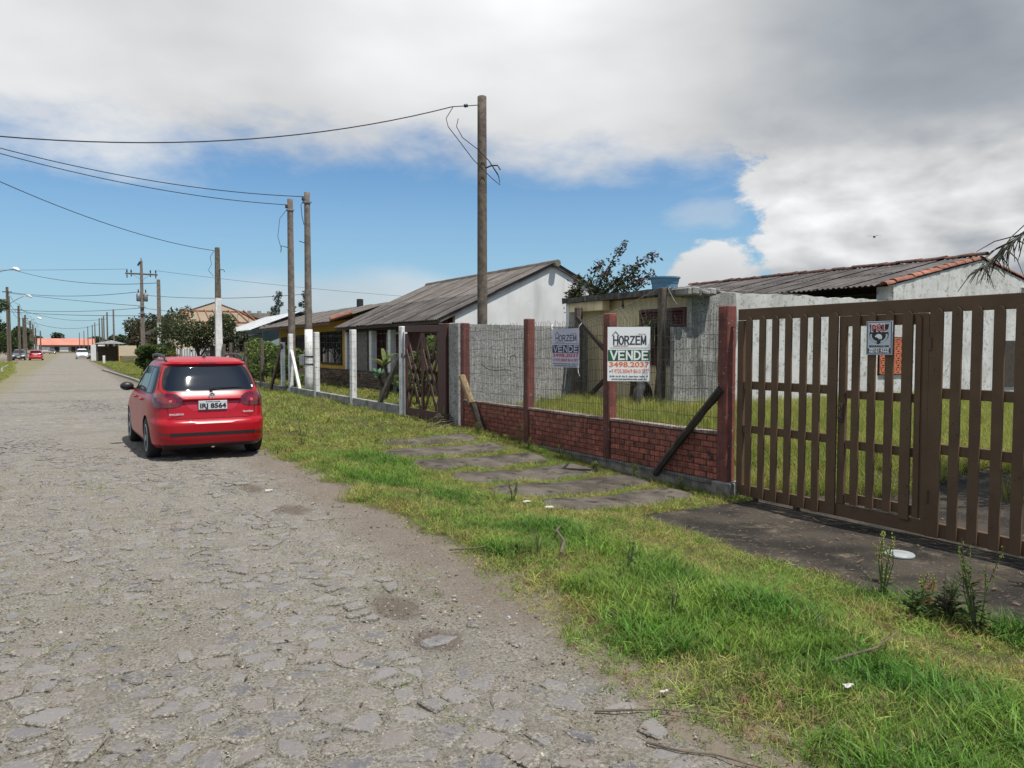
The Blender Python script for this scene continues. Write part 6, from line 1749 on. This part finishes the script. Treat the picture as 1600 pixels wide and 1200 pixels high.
def body_mesh(paint):
    zs = []
    for a, b in zip(RZt[:-1], RZt[1:]):
        n = max(1, int(round((b - a) / .03)))
        zs += [a + (b - a) * k / n for k in range(n)]
    zs.append(RZt[-1]); N = 44; rows = []
    for z in zs:
        x, y, s = hr(z); q = np.linspace(0, s[-1], N + 1)
        q = s[-1] * (.5 - .5 * np.cos(math.pi * np.linspace(0, 1, N + 1))) * .45 + q * .55
        xr = np.interp(q, s, x); yr = np.interp(q, s, y)
        rows.append([(xr[k], yr[k], z) for k in range(N + 1)] + [(-xr[k], yr[k], z) for k in range(N - 1, 0, -1)])
    m = len(rows[0]); mb = MB()
    vs = [p for r in rows for p in r]; fs = []
    for i in range(len(rows) - 1):
        for k in range(m): fs.append((i * m + k, i * m + (k + 1) % m, (i + 1) * m + (k + 1) % m, (i + 1) * m + k))
    fs.append(tuple(range(m))[::-1]); fs.append(tuple((len(rows) - 1) * m + k for k in range(m)))
    mb.add(vs, fs)
    o = mb.build('body', [paint, M_['trim']], fix=True)
    cut = MB()
    for y in AX:
        for sd in (-1, 1): cut.lathe([(.355, 0), (.355, .5)], 40, T(sd * .5 if sd > 0 else -1.0, y, .30) @ RY(math.pi / 2))
    c = cut.build('cutter', [M_['trim'], M_['trim']], fix=True)
    md = o.modifiers.new('arches', 'BOOLEAN'); md.operation = 'DIFFERENCE'; md.object = c; md.solver = 'EXACT'
    md.material_mode = 'TRANSFER'
    dg = bpy.context.evaluated_depsgraph_get()
    me = bpy.data.meshes.new_from_object(o.evaluated_get(dg))
    bpy.data.objects.remove(o); bpy.data.objects.remove(c)
    me.polygons.foreach_set('use_smooth', [True] * len(me.polygons))
    me.set_sharp_from_angle(angle=rad(32))
    return me
AX = (-1.25, 1.215)
PR = M_['paint_red']
car = thing('parked_car', 'red estate car with roof rails parked on the cobbled street, seen from behind', 'car', (1.775, 14.02, .0), rad(1.6))
bme_ = body_mesh(PR)
body = link('body', bme_, car)
# tail glass
X_ = lambda v: ('x', v)
wr = [(1.035, .53), (1.045, .595), (1.065, .622), (1.11, .628), (1.2, .615), (1.30, .585), (1.355, .558), (1.372, .535), (1.38, .48)]
patch('rear_window', M_['glass'], car, [(z, X_(-v), X_(v)) for z, v in wr], .004, 24, 3, True)
patch('window_seal', M_['trim'], car, [(z, X_(-v - .022), X_(v + .022)) for z, v in [(1.022, .57)] + wr[1:-1] + [(1.392, .50)]], .002, 24, 3, True)
wp = MB(); wp.tube([(.02, -1.905, 1.03), (-.02, -1.90, 1.06), (.12, -1.895, 1.075), (.45, -1.862, 1.075)], [.012, .009, .007, .005], 6)
wp.lathe([(.02, -.012), (.02, .012)], 10, T(.0, -1.915, 1.04) @ RX(math.pi / 2)); wp.build('rear_wiper', M_['trim'], car)
# lamps wrap round the corner
for sd in (-1, 1):
    lens = patch('tail_lamp', M_['lens'], car, [(.80, X_(.52), ('y', -1.80)), (.815, X_(.44), ('y', -1.765)), (.87, X_(.395), ('y', -1.71)), (.93, X_(.41), ('y', -1.66)), (.98, X_(.47), ('y', -1.60)), (1.0, X_(.54), ('y', -1.58))], .006, 16, 4, side=sd)
    patch('lamp_detail', pmat('bright red lens %d' % sd, (.17, .005, .010), rough=.15, coat=1), lens, [(.855, X_(.50), X_(.66)), (.90, X_(.49), X_(.67)), (.945, X_(.54), X_(.68))], .008, 6, 3, side=sd)
    patch('lamp_detail', pmat('pale lens spot %d' % sd, (.42, .10, .10), rough=.2, coat=1), lens, [(.875, X_(.545), X_(.585)), (.905, X_(.545), X_(.585))], .0095, 3, 2, side=sd)
# seams
def seam_tail(pts, name='tailgate_seam', w=.008):
    for (x0, z0), (x1, z1) in zip(pts[:-1], pts[1:]):
        for sd in (-1, 1):
            if abs(z1 - z0) < .02:
                patch(name, M_['trim'], car, [(z0 - w / 2, X_(min(x0, x1)), X_(max(x0, x1))), (z0 + w / 2, X_(min(x0, x1)), X_(max(x0, x1)))], .0025, 14, 1, side=sd)
            else:
                a, b = ((x0, z0), (x1, z1)) if z0 < z1 else ((x1, z1), (x0, z0))
                patch(name, M_['trim'], car, [(a[1], X_(a[0] - w / 2), X_(a[0] + w / 2)), (b[1], X_(b[0] - w / 2), X_(b[0] + w / 2))], .0025, 1, 8, side=sd)
seam_tail([(0, .632), (.50, .632), (.60, .70), (.615, .82)]); seam_tail([(.63, .985), (.70, 1.06), (.655, 1.25), (.60, 1.39)])
patch('bumper_slot', M_['trim'], car, [(.385, X_(-.58), X_(.58)), (.40, X_(-.60), X_(.60)), (.425, X_(-.60), X_(.60)), (.435, X_(-.58), X_(.58))], .003, 20, 2, True)
patch('bumper_skirt', M_['trim'], car, [(.205, X_(-.70), X_(.70)), (.265, X_(-.73), X_(.73))], .003, 20, 3, True)
for sd in (-1, 1):
    patch('reflector', M_['lens'], car, [(.395, X_(.61), X_(.74)), (.425, X_(.61), X_(.74))], .005, 5, 2, side=sd)
# number plate with its recess
RCm = pmat('shaded recess of red paint', (.42, .006, .015), rough=.35, coat=.6)
patch('plate_recess', RCm, car, [(.745, X_(-.27), X_(.27)), (.80, X_(-.34), X_(.34)), (.895, X_(-.40), X_(.40))], .002, 14, 4, True)
hnd = MB(); hnd.box((0, -2.0, .915), (.82, .045, .032)); hnd.build('tailgate_handle', PR, car, bevel=.010)
TAIL = Matrix(((1, 0, 0, 0), (0, 0, -1, 0), (0, 1, 0, 0), (0, 0, 0, 1)))
pl = MB().box((0, -2.025, .825), (.40, .012, .13)).build('number_plate', M_['plate'], car, bevel=.003)
text('lettering', 'IRJ 8564', .095, M_['ink'], pl, T(0, -2.033, .812) @ TAIL, bold=.0035, fit=.365)
text('lettering', 'RS PORTO ALEGRE', .022, M_['ink'], pl, T(0, -2.033, .875) @ TAIL, fit=.2)
em = MB()
em.lathe([(.044, .0), (.047, .004), (.044, .010), (.038, .010), (.037, .004)], 24, T(0, -1.966, .965) @ RX(math.pi / 2), cap=False)
for a, b in (((-.025, .03), (0, -.002)), ((.025, .03), (0, -.002)), ((-.033, .012), (-.014, -.032)), ((-.014, -.032), (0, -.004)), ((0, -.004), (.014, -.032)), ((.014, -.032), (.033, .012))):
    em.bar((a[0], -1.972, .965 + a[1]), (b[0], -1.972, .965 + b[1]), .005, .008)
em.build('emblem', M_['plate'], car)
MB().lathe([(.038, .0), (.038, .003)], 20, T(0, -1.964, .965) @ RX(math.pi / 2)).build('emblem_disc', M_['ink_navy'], car)
text('lettering', 'SPACEFOX', .035, M_['plate'], car, T(-.50, -2.022, .70) @ TAIL, bold=.001, fit=.20); text('lettering', 'Sportline', .035, M_['plate'], car, T(.50, -2.022, .715) @ TAIL, bold=.001, fit=.15)
# flank glass, doors, handles
for sd in (-1, 1):
    def flank(name, mat, rows, off, cols=8, sub=5): return patch(name, mat, car, [(z, ('y', a), ('y', b)) for z, a, b in rows], off, cols, sub, side=sd)
    flank('window_surround', M_['trim'], [(.985, -1.62, .80), (1.10, -1.60, .62), (1.25, -1.53, .36), (1.385, -1.40, .12)], .002, 24, 4)
    flank('side_window', M_['glass_side'], [(1.0, -1.05, -.22), (1.25, -1.02, -.20), (1.37, -.95, -.20)], .0045)
    flank('side_window', M_['glass_side'], [(1.0, -.16, .72), (1.10, -.16, .57), (1.25, -.15, .32), (1.37, -.14, .08)], .0045)
    flank('quarter_window', M_['glass_side'], [(1.0, -1.54, -1.10), (1.15, -1.53, -1.10), (1.30, -1.44, -1.06), (1.36, -1.34, -1.03)], .0045)
    for rws in ([(.30, -.20, -.192), (.98, -.20, -.192)], [(.62, -1.0, -.992), (.80, -1.06, -1.052), (.98, -1.09, -1.082)], [(.36, -.80, -.792), (.62, -1.0, -.992)], [(.30, .84, .848), (.80, .90, .908), (.98, .80, .808)]):
        flank('door_seam', M_['trim'], rws, .002, 1, 6)
    flank('sill_trim', M_['trim'], [(.205, -.85, .82), (.25, -.86, .83)], .003, 10, 2)
    for y in (-.78, .05):
        MB().bar((sd * .845, y - .1, .875), (sd * .845, y + .1, .885), .03, .035).build('door_handle', PR, car, bevel=.008)
    flank('fuel_flap' if sd > 0 else 'panel_crease', PR, [(.70, -1.55, -1.40), (.84, -1.55, -1.40)], .003, 3, 3) if sd > 0 else None
    mir = MB(); mir.lathe([(.02, -.07), (.085, -.06), (.095, .0), (.08, .06), (.03, .085)], 14, T(sd * .905, .60, 1.02) @ RX(math.pi / 2) @ Matrix.Diagonal((1.15, .8, 1, 1)))
    mo = mir.build('mirror', M_['trim'], car, smooth=True); MB().bar((sd * .78, .62, .97), (sd * .90, .60, .98), .05, .04).build('mirror_arm', M_['trim'], mo)
    rl = MB(); rl.tube([(sd * .555, -1.48, 1.468), (sd * .565, -1.36, 1.525), (sd * .572, -1.15, 1.553), (sd * .575, -.6, 1.565), (sd * .57, -.15, 1.55), (sd * .555, .0, 1.49)], [.012, .02, .022, .022, .02, .01], 8)
    rl.build('roof_rail', M_['trim'], car, smooth=True)
    for y in AX:
        w = MB().lathe([(.19, -.095), (.27, -.10), (.30, -.085), (.312, -.04), (.312, .04), (.30, .085), (.27, .10), (.19, .095)], 32, T(sd * .73, y, .312) @ RY(math.pi / 2)).build('wheel', M_['tyre'], car, smooth=True)
        rm = MB(); A_ = T(sd * .73, y, .312) @ RY(sd * math.pi / 2)
        rm.lathe([(.2, .02), (.205, .096), (.19, .10), (.185, .07)], 32, A_, cap=False)
        for k in range(7):
            a = k * 2 * math.pi / 7
            rm.box((0, 0, 0), (.15, .04, .02), M=A_ @ RZ(a) @ T(.115, 0, .083))
        rm.lathe([(.05, .05), (.05, .098), (.02, .102)], 14, A_)
        rm.build('rim', M_['alloy'], w); MB().lathe([(.19, .0), (.19, .03)], 20, A_).build('brake_well', M_['trim'], w)
ant = MB(); ant.lathe([(.028, 0), (.02, .02), (.008, .03)], 10, T(0, -1.36, 1.522)); ant.tube([(0, -1.36, 1.53), (.03, -1.53, 1.74)], [.004, .0025], 5); ant.build('antenna', M_['trim'], car)
ex = MB(); ex.tube([(.0, -1.98, .215), (.0, -1.6, .215)], .028, 10); ex.build('exhaust_pipe', M_['chrome'], car, smooth=True)
MB().box((.45, -1.93, 1.165), (.001, .001, .001)).build('window_sticker', M_['sign_white'], car) if False else None
patch('window_sticker', M_['sign_white'], car, [(1.065, X_(.60), X_(.625)), (1.10, X_(.597), X_(.622))], .006, 2, 2)
patch('brake_lamp', M_['lens'], car, [(1.425, X_(-.12), X_(.12)), (1.438, X_(-.12), X_(.12))], .004, 8, 1, True)
# nose (hidden from here, there for any other viewpoint)
Fx = lambda v: ('f', v)
patch('windscreen', M_['glass'], car, [(.99, Fx(-.70), Fx(.70)), (1.1, Fx(-.69), Fx(.69)), (1.25, Fx(-.63), Fx(.63)), (1.385, Fx(-.56), Fx(.56))], .004, 24, 4, True)
patch('grille', M_['trim'], car, [(.56, Fx(-.30), Fx(.30)), (.64, Fx(-.33), Fx(.33))], .004, 12, 3, True); patch('lower_grille', M_['trim'], car, [(.30, Fx(-.45), Fx(.45)), (.42, Fx(-.5), Fx(.5))], .004, 12, 3, True)
for sd in (-1, 1): patch('headlamp', M_['headlamp'], car, [(.57, Fx(.45), ('y', 1.80)), (.63, Fx(.42), ('y', 1.72)), (.70, Fx(.45), ('y', 1.62))], .006, 12, 3, side=sd)
pf_ = MB().box((0, 2.11, .47), (.40, .012, .13)).build('number_plate', M_['plate'], car)

def far_car(label, loc, rz, paint, scale=(1, 1, 1)):
    c = bpy.data.objects.new('parked_car', None); COL.objects.link(c); tag(c, label, 'car', 'far parked cars')
    c.location = loc; c.rotation_euler = (0, 0, rz); c.scale = scale
    keep = ('body', 'rear_window', 'tail_lamp', 'windscreen', 'headlamp', 'grille', 'lower_grille', 'side_window', 'quarter_window', 'mirror', 'wheel', 'number_plate', 'window_surround', 'bumper_slot')
    for ch in list(car.children):
        st = ch.name.split('.')[0]
        if st not in keep: continue
        d = ch.copy(); COL.objects.link(d); d.parent = c
        if st == 'body':
            d.data = ch.data.copy(); d.data.materials[0] = paint
        if st == 'wheel':
            for gch in ch.children:
                if gch.name.startswith('rim'): e = gch.copy(); COL.objects.link(e); e.parent = d
    return c
far_car('white car facing us parked at the right of the far street', (1.95, 143.5, 0), math.pi, M_['paint_white'], (1.06, 1, 1.1))
far_car('small red car seen from behind on the left of the far street', (-4.05, 131.6, 0), 0, M_['paint_red2'], (1.08, 1, .98))
far_car('dark car facing us at the left edge of the far street', (-6.2, 133, 0), math.pi, M_['paint_dark'], (1, 1, 1.05))
far_car('tiny dark car near the red roofed building', (-4.4, 288, 0), math.pi, M_['paint_dark'], (1.1, 1, 1.05))
far_car('dark car half hidden right of the white car', (3.9, 152, 0), math.pi, M_['paint_dark'], (1, 1, 1.0))
